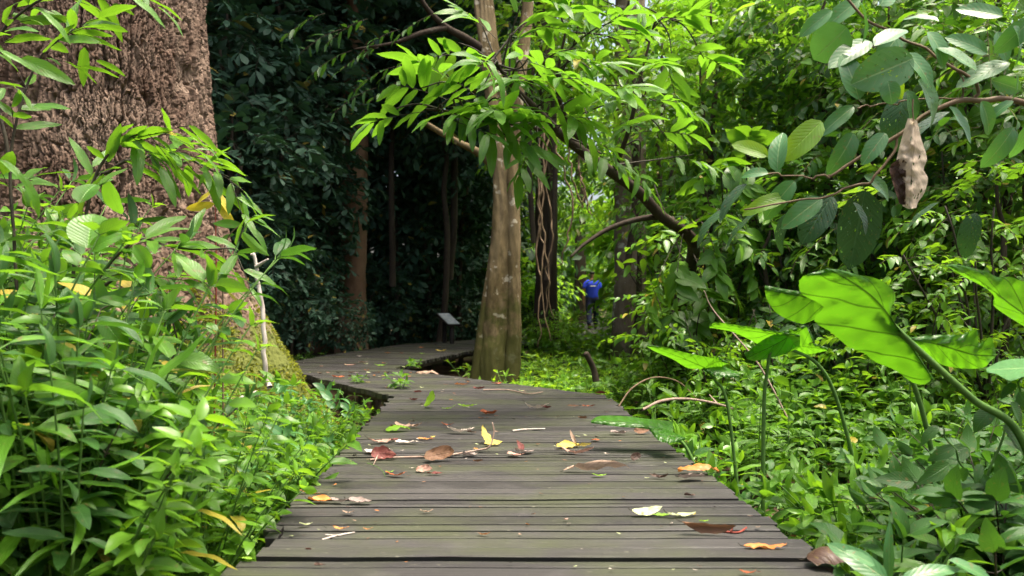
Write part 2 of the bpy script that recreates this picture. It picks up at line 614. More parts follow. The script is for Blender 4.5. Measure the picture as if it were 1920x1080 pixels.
def sprays(gl, gs, kind, P, D, TL, K, LL, lod='mid', spread=1.0, droop=0.35, bend=(0.2, 0.9), wr=0.004, roll=0.5, t0=0.15, bias=None, lv=0.3, bunch=1.0):
    """twigs (base P, direction D, length TL) each bearing K leaves in two ranks plus one at the tip"""
    P, D = np.asarray(P, float), unit(D)
    T = len(P)
    TL = np.broadcast_to(np.asarray(TL, float), (T,))
    t = (t0 + (1 - t0) * (np.arange(K) / max(1, K - 1)) ** (1 / bunch))[None, :] * np.ones((T, 1))
    pos = P[:, None, :] + D[:, None, :] * (TL[:, None] * t)[..., None] - UP * (droop * TL[:, None] * t * t)[..., None]
    dirn = unit(D[:, None, :] - UP * (2 * droop * t)[..., None])
    h = np.cross(D, UP)
    h = np.where(np.linalg.norm(h, axis=1, keepdims=True) < 0.15, rng.normal(size=(T, 3)), h)
    h = unit(h)
    vperp = unit(np.cross(h, D))
    ra = rng.normal(0, roll, T)[:, None]
    side = h * np.cos(ra) + vperp * np.sin(ra)
    nrm = -h * np.sin(ra) + vperp * np.cos(ra)
    nrm = np.where(nrm[:, 2:3] < 0, -nrm, nrm)
    sg = np.where(np.arange(K) % 2 == 0, 1.0, -1.0)[None, :] * np.ones((T, 1))
    sg[:, -1] = 0
    ang = (spread * (0.75 + 0.5 * rng.random((T, K))))
    A = dirn * np.cos(ang)[..., None] + (sg * np.sin(ang))[..., None] * side[:, None, :]
    A = A + rng.normal(0, 0.16, A.shape) - UP * (0.12 * rng.random((T, K)))[..., None]
    if bias is not None:
        A = A + np.asarray(bias)
    Nn = nrm[:, None, :] + rng.normal(0, 0.28, A.shape) + UP * 0.35
    Lf = LL * (1 - lv + 2 * lv * rng.random((T, K))) * (0.75 + 0.35 * np.sin(np.pi * np.clip(t, 0.1, 0.95)))
    n = T * K
    rr = np.clip(rng.random((T, 1)) * 0.6 + rng.random((T, K)) * 0.4, 0, 1)
    leaves(gl, kind, pos.reshape(n, 3), A.reshape(n, 3), Nn.reshape(n, 3), Lf.reshape(n), 0.85 + 0.3 * rng.random(n),
           bend[0] + (bend[1] - bend[0]) * rng.random(n), rr.reshape(n), lod)
    if gs is not None and wr:
        a = np.concatenate([P[:, None], pos], 1)
        prisms(gs, a[:, :-1].reshape(-1, 3), a[:, 1:].reshape(-1, 3), np.full(T * K, wr), np.full(T * K, wr * 0.8))


# ------------------------------------------------------------------ ground
gx = np.concatenate([np.linspace(-260, -16, 22), np.arange(-15, 15.01, 0.12), np.linspace(16, 260, 22)])
gy = np.concatenate([np.linspace(-200, -5, 14), np.arange(-4, 24.01, 0.12), np.linspace(25, 320, 24)])
GX, GY = np.meshgrid(gx, gy)
GZ = gz(GX, GY)
ground = link("ground", mesh_np("ground", np.stack([GX, GY, GZ], -1), grid_quads(len(gy), len(gx)), mat=M['soil']))
ground['kind'] = 'structure'

# ------------------------------------------------------------------ boardwalk
EL = np.array([(-.78, -3), (-.79, 2.06), (-.97, 6.1), (-1.93, 7.5), (-2.9, 9.2), (-2.75, 10.9), (-2.0, 14.0), (-.78, 15.7), (1.0, 18.4), (2.1, 21.0), (2.2, 27), (2.2, 36)])
ER = np.array([(.90, -3), (.91, 2.06), (.77, 6.15), (-.49, 7.6), (-1.37, 8.75), (-1.05, 10.4), (-.4, 13.0), (.35, 14.3), (2.2, 16.7), (3.7, 19.8), (4.0, 27), (4.0, 36)])


def edge_at(s):
    i = min(int(s), len(EL) - 2)
    f = s - i
    return EL[i] * (1 - f) + EL[i + 1] * f, ER[i] * (1 - f) + ER[i + 1] * f


walk = link("boardwalk", None)
walk['kind'] = 'structure'
walk['label'] = "weathered grey plank boardwalk bending left then right through the forest"
walk['category'] = "boardwalk"
g = Geo()
s = 0.0
pr = random.Random(3)
mids = [(EL[i] + ER[i]) / 2 for i in range(len(EL))]
while s < len(EL) - 1.02:
    i = int(s)
    seg = np.linalg.norm(mids[i + 1] - mids[i])
    wdt = pr.choice([0.048, 0.058, 0.066, 0.076, 0.088, 0.10, 0.118])
    gap = pr.choice([0.009, 0.013, 0.018, 0.022, 0.028, 0.014, 0.020])
    s2 = min(s + wdt / seg, len(EL) - 1.01)
    la, ra_ = edge_at(s)
    lb, rb = edge_at(s2)
    dj, dk = pr.uniform(-.02, .02), pr.uniform(-.02, .02)
    zt, tl, sk = pr.uniform(-.0022, .0022), pr.uniform(-.002, .002), pr.uniform(-.004, .004)
    if abs(la[1] - 2.25) < 0.075:
        zt += 0.006
        dj -= 0.05
    d = unit(rb + ra_ - la - lb)
    la, lb = la - d * dj, lb - d * dj
    ra2, rb2 = ra_ + d * dk, rb + d * dk
    f = unit(np.array([-d[1], d[0]]))
    la, ra2 = la + f * (gap / 2 + sk), ra2 + f * (gap / 2 - sk)
    lb, rb2 = lb - f * (gap / 2 - sk), rb2 - f * (gap / 2 + sk)
    nst = 7
    V = []
    ch = 0.0025
    for q in range(nst):
        t = q / (nst - 1)
        a, b = la * (1 - t) + ra2 * t, lb * (1 - t) + rb2 * t
        n2 = unit(b - a)
        zz = zt + tl * (t - .5) * 2 + 0.0008 * math.sin(q * 2.1 + s * 9)
        ea = 0.002 * math.sin(q * 3.7 + s * 31)
        a2, b2 = a + n2 * ea, b + n2 * ea
        for (p, z) in ((a2 + n2 * .016, -0.045), (a2, zz - ch), (a2 + n2 * ch, zz), (b2 - n2 * ch, zz), (b2, zz - ch), (b2 - n2 * .016, -0.045)):
            V.append((p[0], p[1], z))
    Q = grid_quads(nst, 6, True).tolist()
    for o_ in (0, (nst - 1) * 6):
        Q += [[o_, o_ + 1, o_ + 4, o_ + 5], [o_ + 1, o_ + 2, o_ + 3, o_ + 4]]
    g.add(V, Q, None, pr.random())
    s = s2
me = g.mesh("decking", M['deck'], smooth=False)
link("decking", me, walk)


def loft_beam(name, pts, w, h, ztop, mat, parent):
    P = smooth_path(pts, 60)
    T = unit(np.gradient(P, axis=0))
    Nn = np.stack([-T[:, 1], T[:, 0]], 1)
    V = []
    for p, n in zip(P, Nn):
        for (a, z) in ((-w / 2, ztop - h), (-w / 2, ztop), (w / 2, ztop), (w / 2, ztop - h)):
            V.append((p[0] + n[0] * a, p[1] + n[1] * a, z))
    g = Geo()
    g.add(V, grid_quads(60, 4, True))
    return link(name, g.mesh(name, mat, False), parent)


M['post_wood'] = solid("post_wood", (0.022, 0.019, 0.015), (0.055, 0.047, 0.037), 12, stretch=(1, 1, 0.2))
inset = 0.40
for (A_, B_) in ((EL, ER), (ER, EL)):
    dd = unit(B_ - A_)
    loft_beam("bearer", A_ + dd * inset, 0.07, 0.12, -0.05, M['post_wood'], walk)
for s in np.arange(0.4, 8.2, 0.5):
    l_, r_ = edge_at(s)
    d = unit(r_ - l_)
    for p in (l_ + d * (inset + 0.09), r_ - d * (inset + 0.09)):
        g = Geo()
        tube(g, [(p[0], p[1], float(gz(p[0], p[1])) - 0.2), (p[0], p[1], -0.05)], [0.05, 0.045], 4, 8)
        link("support_post", g.mesh("support_post", M['post_wood']), walk)

# ------------------------------------------------------------------ the old tree on the left
TX, TY = -3.32, 6.1
tr_z = np.array([-0.6, -0.3, 0.0, 0.45, 0.84, 1.26, 1.7, 2.3, 3.2, 4.0, 6.0, 9.0])
tr_r = np.array([1.95, 1.72, 1.52, 1.26, 1.08, 0.955, 0.87, 0.80, 0.75, 0.80, 0.74, 0.68])


def bark_trunk(nth=1100, nz=860):
    th = np.linspace(0, 2 * np.pi, nth, endpoint=False)
    z = np.concatenate([np.linspace(-0.6, 3.7, nz - 90), np.linspace(3.72, 9, 90)])
    TH, ZZ = np.meshgrid(th, z)
    R = np.interp(ZZ, tr_z, tr_r)
    but = sstep(1.6, -0.4, ZZ)
    R = R + 0.05 * (fbm(TH / (2 * np.pi) * 5 + .3, ZZ * .9, 41, 2, 5) - .5) * 2 + but * 0.13 * np.cos(5 * TH + 0.6) + 0.03 * (fbm(TH / (2 * np.pi) * 8, ZZ * 1.2, 4, 3, 8) - .5)
    X = TH / (2 * np.pi) * 4.7                     # metres round the trunk
    wx = X + 0.030 * (fbm(X * 7, ZZ * 4, 21, 3) - .5) * 2 + 0.009 * (fbm(X * 45, ZZ * 30, 22, 2) - .5) * 2
    wz = ZZ + 0.05 * (fbm(X * 8 + 9, ZZ * 8, 24, 3) - .5) * 2

    def ridge(n, lo, hi):
        return sstep(lo, hi, 1 - np.abs(2 * n - 1))
    v1 = ridge(fbm(wx * 12, wz * 1.1, 31, 2), .86, .97)
    v2 = ridge(fbm(wx * 24 + 7, wz * 3.2, 35, 2), .84, .97)
    f1, f2, cid = voro(wx * 34, wz * 4.8, 5)
    g1, g2, cid2 = voro(wx * 70 + 5, wz * 9.5, 8)
    e1 = 1 - sstep(0.02, 0.13, f2 - f1)
    e2 = 1 - sstep(0.02, 0.15, g2 - g1)
    crack = np.clip(np.maximum(np.maximum(v1, .7 * v2), .8 * e1), 0, 1)
    sm = sstep(0.3, 1.6, ZZ + 0.4 * (fbm(X * 1.3, ZZ * 1.1, 61, 2) - .5)) * 0.55 + 0.45
    h = (-0.060 * v1 - 0.026 * v2 - 0.026 * e1 - 0.010 * e2 + 0.024 * (cid - .5) + 0.011 * (cid2 - .5)) * sm
    h = h + 0.008 * (fbm(X * 40, ZZ * 14, 13, 3) - 0.5)
    R = R + h
    V = np.stack([R * np.cos(TH - np.pi / 2 + np.pi), R * np.sin(TH - np.pi / 2 + np.pi), ZZ], -1)
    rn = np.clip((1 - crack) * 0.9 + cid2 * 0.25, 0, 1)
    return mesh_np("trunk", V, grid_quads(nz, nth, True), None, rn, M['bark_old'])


old = thing("old_tree", "huge old tree with deeply fissured brown bark and mossy foot left of the boardwalk", "tree", (TX, TY, 0))
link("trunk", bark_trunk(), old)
# moss cushions on the flare: thousands of tiny upright blades
g = Geo()
nm = 9000
mth = rng.uniform(-1.25, 0.25, nm)
mz_ = rng.uniform(-0.35, 0.98, nm)
keep = (fbm(mth * 5 + 40, mz_ * 3.5, 51, 3) + 0.34 * sstep(0.95, 0.2, mz_) - 0.16) > 0.5
mth, mz_ = mth[keep], mz_[keep]
mr = np.interp(mz_, tr_z, tr_r) + sstep(1.6, -0.4, mz_) * 0.13 * np.cos(5 * (mth - np.pi / 2) + 0.6) + 0.004
rad_ = np.stack([np.cos(mth), np.sin(mth), 0 * mth], 1)
leaves(g, 'ovate', rad_ * mr[:, None] + UP * mz_[:, None], rad_ * 0.7 + UP * 0.5 + rng.normal(0, .4, (len(mth), 3)), UP + rng.normal(0, .5, (len(mth), 3)),
       rng.uniform(0.018, 0.04, len(mth)), None, 0.6, None, 'dist')
M['moss'] = leaf_mat("moss_blades", (0.10, 0.12, 0.010), (0.20, 0.22, 0.018), (0.3, 0.32, 0.02), 0.25, 0.9, 0.1, detail=False)
mo = link("moss", g.mesh("moss", M['moss']), old)
mo['kind'] = 'stuff'

# ------------------------------------------------------------------ generic trees
def rough_bark(amp, seed, lobes=0, la=0.0):
    def f(th, L):
        x = th / (2 * np.pi)
        r = 1 + amp * (fbm(x * 9, L * 1.6, seed, 4, 9) - 0.5) * 2 + amp * .55 * (fbm(x * 24, L * 4.5, seed + 2, 3, 24) - .5) * 2
        if lobes:
            r = r + la * np.cos(lobes * th + seed + 0.25 * L)
        return r
    return f


def trunk_mesh(pts, rad, mat, n=90, sides=40, amp=0.12, seed=1, lobes=3, la=0.05, name="trunk"):
    g = Geo()
    tube(g, pts, rad, n, sides, 0, seed, True, rough_bark(amp, seed, lobes, la))
    V = np.concatenate(g.V)
    return mesh_np(name, V, np.concatenate(g.Q), None, fbm(V[:, 0] * 9 + V[:, 1] * 7, V[:, 2] * 4, seed, 3), mat)


def limb(parent, pts, rad, mat, seed=1, n=40, sides=12, name="limb", amp=0.1, wob=0.0):
    g = Geo()
    tube(g, pts, rad, n, sides, wob, seed, True, rough_bark(amp, seed))
    return link(name, g.mesh(name, mat), parent)


def crown_cloud(gl, gs, c, rad, T, K, LL, kind='ovate', lod='far', TL=0.8, shell=0.55, **kw):
    c, rad = np.asarray(c, float), np.asarray(rad, float)
    d = unit(rng.normal(size=(T, 3)))
    r = shell + (1 - shell) * rng.random(T) ** 0.7
    P = c + d * rad * r[:, None]
    D = d * 0.8 + rng.normal(0, .45, (T, 3)) + UP * 0.1
    sprays(gl, gs, kind, P, D, TL * (0.7 + 0.6 * rng.random(T)), K, LL, lod, **kw)


# mid tree beside the bend: two fused stems
BX, BY = -0.25, 9.55
midt = thing("bend_tree", "slender mottled tree of fused stems growing beside the boardwalk bend", "tree", (BX, BY, 0))


def rel(px, py, Y, o):
    return at(px, py, Y) - np.array(o)


o3 = (BX, BY, 0)
g0 = float(gz(BX, BY))
link("trunk", trunk_mesh([(-.02, 0, g0 - .15), rel(928, 640, 9.55, o3), rel(937, 520, 9.55, o3), rel(944, 400, 9.55, o3), rel(940, 280, 9.55, o3), rel(925, 150, 9.6, o3), rel(905, 0, 9.7, o3), rel(890, -170, 9.8, o3), rel(890, -400, 9.8, o3)],
                         [.235, .195, .168, .150, .148, .135, .12, .11, .09], M['bark_mid'], 200, 72, .20, 6, 3, .12), midt)
s2m = trunk_mesh([(.17, .02, g0 - .15), rel(962, 620, 9.5, o3), rel(964, 500, 9.48, o3), rel(963, 400, 9.48, o3), rel(960, 290, 9.5, o3), rel(975, 150, 9.5, o3), rel(990, 0, 9.6, o3), rel(1000, -200, 9.7, o3)],
                 [.14, .105, .085, .085, .085, .09, .08, .06], M['bark_mid'], 160, 40, .24, 9, 2, .10, "second_stem")
link("second_stem", s2m, midt)
link("root_flare", trunk_mesh([(-.26, -.05, g0 - .12), rel(904, 640, 9.5, o3), rel(918, 540, 9.5, o3), rel(932, 430, 9.52, o3)], [.11, .085, .07, .05], M['bark_mid'], 40, 20, .14, 12, 2, .05, "root_flare"), midt)
limb(midt, [rel(925, 310, 9.5, o3), rel(895, 285, 9.3, o3), rel(850, 262, 9.0, o3), rel(795, 230, 8.7, o3)], [.065, .05, .038, .03], M['bark_mid'], 4)
limb(midt, [rel(906, 95, 9.6, o3), rel(870, 70, 9.4, o3), rel(835, 50, 9.2, o3), rel(800, 15, 9.0, o3), rel(770, -40, 8.8, o3)], [.07, .05, .04, .03, .02], M['bark_branch'], 14)
limb(midt, [rel(835, 52, 9.2, o3), rel(790, 62, 9.0, o3), rel(740, 80, 8.9, o3), rel(665, 92, 8.8, o3)], [.04, .03, .02, .01], M['bark_branch'], 15)
gl, gs = Geo(), Geo()
tips = [(665, 92), (700, 60), (740, 110), (770, 30), (690, 130), (610, 100), (640, 40), (720, 150), (590, 60), (800, 100), (560, 30), (655, 170)]
P = np.array([rel(min(p[0] + 50, 850), p[1] - 5, 8.9, o3) for p in tips])
D = np.array([rel(p[0] - 20, p[1] + 12, 8.8, o3) for p in tips]) - P
sprays(gl, gs, 'lance', P, D, np.linalg.norm(D, axis=1) * 1.1, 8, 0.17, 'mid', wr=0.004)
link("crown", gl.mesh("crown", M['dark']), midt)
link("branchwork", gs.mesh("branchwork", M['bark_branch']), midt)

# ------------------------------------------------------------------ forest trees further back
def far_tree(name, label, px, Y, r, mat, lean=0.0, top=9.0, seed=1, group=None, crown=None, cat="tree"):
    b = at(px, 620, Y)
    x, y = b[0], Y
    z0 = float(gz(x, y))
    t = thing(name, label, cat, (x, y, 0), group)
    link("trunk", trunk_mesh([(0, 0, z0 - .2), (0.02, 0, z0 + 1.2), (lean * .4, 0, 3.2), (lean, 0.1, top)], [r * 1.45, r * 1.05, r, r * .75], mat, 80, 26, .12, seed, 3, .07), t)
    if crown:
        gl, gs = Geo(), Geo()
        for (cx, cy, cz, rr, T) in crown:
            crown_cloud(gl, gs, (cx, cy, cz), (rr, rr, rr * .5), T, 8, 0.40, 'ovate', 'dist', TL=1.1, shell=0.15, wr=0)
            pts = [(lean * .7, 0, top * .75), (cx * .5, cy * .5, (cz + top * .75) / 2), (cx, cy, cz)]
            limb(t, pts, [r * .4, r * .25, r * .1], mat, seed + 3, 16, 8)
        link("crown", gl.mesh("crown", M['fardark']), t)
    return t


far_tree("forest_tree", "straight brown trunk standing in the deep shade behind the boardwalk bend", 660, 14.6, .25, M['bark_brown'], .1, 14, 3, None,
         [(-2.5, -1, 9.5, 3.6, 620), (1.0, -2.5, 10, 3.4, 560), (-0.5, 3, 10.5, 3.8, 620), (2.2, 2.0, 9.0, 2.8, 380)])
far_tree("forest_tree", "dark brown trunk close to the left of the straight brown trunk in the shade", 606, 18.0, .30, M['bark_brown'], -.2, 14, 5, None,
         [(-4, 0, 9.5, 3.8, 620), (-1, -4, 9.0, 3.4, 560), (-3, 4, 11, 4, 620)])
far_tree("forest_tree", "thin shaded trunk deep in the dark wood left of the bend tree", 838, 20.0, .16, M['bark_dark'], .3, 14, 7, None,
         [(-2, 0, 9.5, 3.6, 560), (-1, 5, 10, 4, 560)])
far_tree("forest_tree", "shaded trunk half hidden by blue green foliage beside the old tree", 470, 15.0, .20, M['bark_dark'], -.3, 14, 8, None,
         [(-3, -1, 9.0, 3.6, 620), (0, -2.2, 9.4, 3.0, 450), (-5, 3, 10, 4, 620)])
far_tree("vine_tree", "blackish straight trunk with brown vines hanging in front of it", 1022, 14.0, .20, M['bark_dark'], .05, 16, 11)
far_tree("lichen_tree", "grey trunk with pale round lichen patches to the right of the person", 1177, 12.5, .255, M['bark_grey'], .12, 16, 13)
far_tree("forest_tree", "thin black trunk directly behind the person in blue", 1086, 30.0, .22, M['bark_dark'], .1, 20, 14)
far_tree("forest_tree", "slim dark trunk in the sunlit leaves right of the lichen tree", 1292, 17.0, .13, M['bark_dark'], .4, 16, 15)
far_tree("forest_tree", "slim brown stem rising behind the large leaves at upper right", 1432, 14.0, .09, M['bark_brown'], -.5, 14, 16)

# understory trees of the dark wood
U_protos = []
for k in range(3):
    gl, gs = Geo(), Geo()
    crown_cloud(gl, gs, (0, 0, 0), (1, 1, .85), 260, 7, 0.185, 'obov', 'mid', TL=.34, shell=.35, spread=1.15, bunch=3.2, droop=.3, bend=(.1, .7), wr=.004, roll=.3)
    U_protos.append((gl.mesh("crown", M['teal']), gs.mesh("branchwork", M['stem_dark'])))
gtr = Geo()
tube(gtr, [(0, 0, -3.6), (.08, .05, -1.5), (-.03, 0, -.3), (.05, 0, .6)], [.05, .04, .03, .012], 24, 8, .1, 3)
U_trunk = gtr.mesh("trunk", M['bark_dark'])
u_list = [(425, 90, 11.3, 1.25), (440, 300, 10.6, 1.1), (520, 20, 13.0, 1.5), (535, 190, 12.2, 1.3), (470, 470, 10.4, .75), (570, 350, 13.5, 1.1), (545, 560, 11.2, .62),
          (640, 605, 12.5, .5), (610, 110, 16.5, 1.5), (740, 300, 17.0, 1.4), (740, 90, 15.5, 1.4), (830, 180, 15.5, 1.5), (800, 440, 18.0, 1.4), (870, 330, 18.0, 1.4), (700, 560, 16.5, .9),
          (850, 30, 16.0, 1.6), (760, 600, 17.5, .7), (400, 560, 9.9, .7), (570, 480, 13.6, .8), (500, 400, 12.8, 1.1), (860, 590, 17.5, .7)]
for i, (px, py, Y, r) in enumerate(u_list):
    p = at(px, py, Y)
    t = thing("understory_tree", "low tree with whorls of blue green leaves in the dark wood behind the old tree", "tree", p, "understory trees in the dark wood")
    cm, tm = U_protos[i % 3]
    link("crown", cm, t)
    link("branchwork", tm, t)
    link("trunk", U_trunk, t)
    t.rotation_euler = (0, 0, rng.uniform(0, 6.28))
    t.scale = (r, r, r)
    if p[2] / r < 2.8:
        pass


def cloud_box(gl, n, bx, by, bz, LL, kind='ovate', thin=None, K=7, TL=.8, T0=None):
    T = n // K
    P = np.stack([rng.uniform(*bx, T), rng.uniform(*by, T), rng.uniform(*bz, T)], 1)
    if thin is not None:
        P = P[thin(P)]
    D = rng.normal(0, 1, P.shape) * [1, 1, .4]
    sprays(gl, None, kind, P, D, TL * (.6 + .8 * rng.random(len(P))), K, LL, 'dist', wr=0, droop=.4)


# the dark mass of forest behind everything on the left
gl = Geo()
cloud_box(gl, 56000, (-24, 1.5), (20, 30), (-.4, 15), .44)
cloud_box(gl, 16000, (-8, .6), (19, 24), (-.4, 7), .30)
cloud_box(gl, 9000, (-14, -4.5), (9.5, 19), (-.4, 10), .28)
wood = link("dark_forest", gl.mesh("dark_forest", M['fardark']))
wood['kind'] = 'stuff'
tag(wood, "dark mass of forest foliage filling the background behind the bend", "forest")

# the sunlit mass of forest behind the person and to the right
gl = Geo()


def thin_right(P):
    d = fbm(P[:, 0] * .55, P[:, 2] * .7 + P[:, 1] * .13, 77, 3)
    corr = (np.abs(P[:, 0] / P[:, 1] * 1400 + 960 - 1105) < 70) & (P[:, 1] < 30)
    return (d > 0.30) & ~corr


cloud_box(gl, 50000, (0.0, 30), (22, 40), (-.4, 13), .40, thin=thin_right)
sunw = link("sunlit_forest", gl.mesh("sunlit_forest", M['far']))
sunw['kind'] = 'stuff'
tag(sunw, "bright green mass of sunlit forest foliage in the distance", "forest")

# unseen foliage added behind and left of the camera to block low sky light
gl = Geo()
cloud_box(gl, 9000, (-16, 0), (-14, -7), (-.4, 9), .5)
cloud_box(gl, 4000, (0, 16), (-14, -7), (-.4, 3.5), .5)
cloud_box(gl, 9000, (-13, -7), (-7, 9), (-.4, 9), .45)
bf = link("unseen_sky_blocker", gl.mesh("unseen_sky_blocker", M['fardark']))
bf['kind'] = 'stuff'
tag(bf, "added foliage mass out of view that keeps low sky light off the boardwalk", "forest")


# ------------------------------------------------------------------ shrubs and saplings
def shrub_proto(name, seed, H, R, nst, T, K, LL, kind, mat, stem='stem_dark', lod='mid', **kw):
    r_ = np.random.default_rng(seed)
    gl, gs = Geo(), Geo()
    st = []
    for k in range(nst):
        a = r_.uniform(0, 6.28)
        rr = R * r_.uniform(.25, .8)
        h = H * r_.uniform(.65, 1)
        st.append((a, rr, h))
        tt = np.linspace(0, 1, 6)
        pts = np.stack([np.cos(a) * rr * tt ** 1.6, np.sin(a) * rr * tt ** 1.6, h * tt], 1)
        tube(gs, pts, [.016, .011, .006], 14, 6, .05, seed + k)
    k = r_.integers(0, nst, T)
    a, rr, h = np.array(st)[k].T
    t = r_.uniform(.18, 1.0, T) ** .8
    P = np.stack([np.cos(a) * rr * t ** 1.6, np.sin(a) * rr * t ** 1.6, h * t], 1)
    D = np.stack([np.cos(a), np.sin(a), 0 * a], 1) * .3 + r_.normal(0, 1, (T, 3)) * [1, 1, .35] + UP * .22
    kw.setdefault('wr', .0025)
    sprays(gl, gs, kind, P, D, R * .55 * (.6 + .8 * r_.random(T)), K, LL, lod, **kw)
    return gl.mesh("foliage", M[mat]), gs.mesh("stem", M[stem])


def place_shrub(proto, name, label, cat, x, y, s=1.0, rz=None, tilt=0.0, group=None, z=None):
    t = thing(name, label, cat, (x, y, float(gz(x, y)) - .02 if z is None else z), group)
    link("foliage", proto[0], t)
    link("stem", proto[1], t)
    rz = rng.uniform(0, 6.28) if rz is None else rz
    t.rotation_euler = (Matrix.Rotation(tilt, 3, 'Y') @ Matrix.Rotation(rz, 3, 'Z')).to_euler()
    t.scale = (s, s, s * rng.uniform(.92, 1.08))
    return t


SP = {
    'ov': [shrub_proto("s", 31 + k, 2.0, .95, 6, 70, 9, .125, 'ovate', 'lush') for k in range(2)],
    'la': [shrub_proto("s", 41 + k, 2.2, 1.0, 6, 60, 9, .19, 'lance', 'mid') for k in range(2)],
    'sm': [shrub_proto("s", 51 + k, 1.8, .9, 7, 110, 11, .075, 'ovate', 'lush') for k in range(2)],
    'dk': [shrub_proto("s", 61 + k, 2.0, .9, 5, 60, 8, .17, 'oblong', 'dark') for k in range(2)],
    'br': [shrub_proto("s", 71 + k, 2.4, 1.1, 6, 80, 9, .16, 'lance', 'bright') for k in range(2)],
    'fr': [shrub_proto("s", 81 + k, 3.0, 1.4, 6, 130, 9, .21, 'ovate', 'far', lod='far') for k in range(3)],
}
GS = "shrubs crowding the right bank"
# (px of the stem foot, Y, kind, scale)
sh_list = [(1290, 8.8, 'sm', 1.0), (1350, 7.6, 'ov', 1.15), (1420, 8.6, 'la', 1.2), (1500, 7.2, 'sm', 1.2), (1580, 8.4, 'ov', 1.35), (1660, 6.8, 'la', 1.05), (1730, 7.8, 'sm', 1.4),
           (1800, 6.4, 'ov', 1.15), (1880, 7.4, 'la', 1.25), (1960, 6.2, 'ov', 1.2), (1330, 10.5, 'br', 1.25), (1460, 11.0, 'ov', 1.6), (1570, 11.5, 'br', 1.4), (1680, 10.4, 'sm', 1.9),
           (1790, 11.0, 'br', 1.5), (1900, 9.6, 'ov', 1.7), (1545, 6.4, 'dk', .7), (1395, 7.2, 'dk', .7), (1290, 6.9, 'ov', .75), (1340, 6.2, 'ov', .55), (1230, 7.4, 'ov', .6), (1450, 6.2, 'la', .6), (1620, 5.6, 'ov', .6), (1720, 5.2, 'ov', .6), (1250, 11.5, 'sm', 1.1), (1850, 5.2, 'sm', .95)]
LBL = {'ov': ("broad_leaf_shrub", "bushy green shrub of pointed oval leaves crowding the right bank"),
       'la': ("lance_leaf_shrub", "tall shrub of long narrow mid green leaves on the right bank"),
       'sm': ("small_leaf_shrub", "dense fine twigged shrub of very small leaves on the right bank"),
       'dk': ("dark_leaf_shrub", "shrub of dark oblong hanging leaves in front of the right bank thicket"),
       'br': ("lance_leaf_shrub", "pale sunlit shrub of long leaves at the back of the right bank")}
for i, (px, Y, kd, sc) in enumerate(sh_list):
    p = at(px, 640, Y)
    nm, lb = LBL[kd]
    place_shrub(SP[kd][i % 2], nm, lb, "shrub", p[0], Y, sc, group={'ov': "oval leaved shrubs of the right bank", 'la': "long leaved shrubs of the right bank", 'sm': "small leaved shrubs of the right bank",
                                                                 'dk': "dark leaved shrubs of the right bank", 'br': "sunlit shrubs of the right bank"}[kd])
# sunlit saplings farther back on the right, keeping the view to the person open
for i in range(46):
    Y = rng.uniform(12.5, 27)
    px = rng.uniform(985, 1980)
    sc = rng.uniform(.7, 1.7)
    if abs(px - 1110) < 75 + 1400 * .55 * sc / Y * .6:
        if Y < 27.5:
            sc = rng.uniform(.16, .26) if 1060 < px < 1160 else .35
    if px < 1060 and Y < 17:
        sc = min(sc, .5)
    if 1050 < px < 1150:
        continue
    p = at(px, 640, Y)
    place_shrub(SP['fr'][i % 3], "sunlit_sapling", "bright yellow green sapling among the sunlit growth behind the right bank", "sapling", p[0], Y, sc, group="sunlit saplings far behind")
for (px, Y, sc) in [(1000, 20, 1.0), (985, 24, 1.3), (1045, 33, 1.6), (1110, 36, 1.8), (1170, 34, 1.6), (1080, 41, 2.2), (1150, 25, .4), (1230, 20, 1.0), (1210, 26, 1.5)]:
    p = at(px, 640, Y)
    place_shrub(SP['fr'][1], "sunlit_sapling", "bright yellow green sapling among the sunlit growth behind the right bank", "sapling", p[0], Y, sc, group="sunlit saplings far behind")


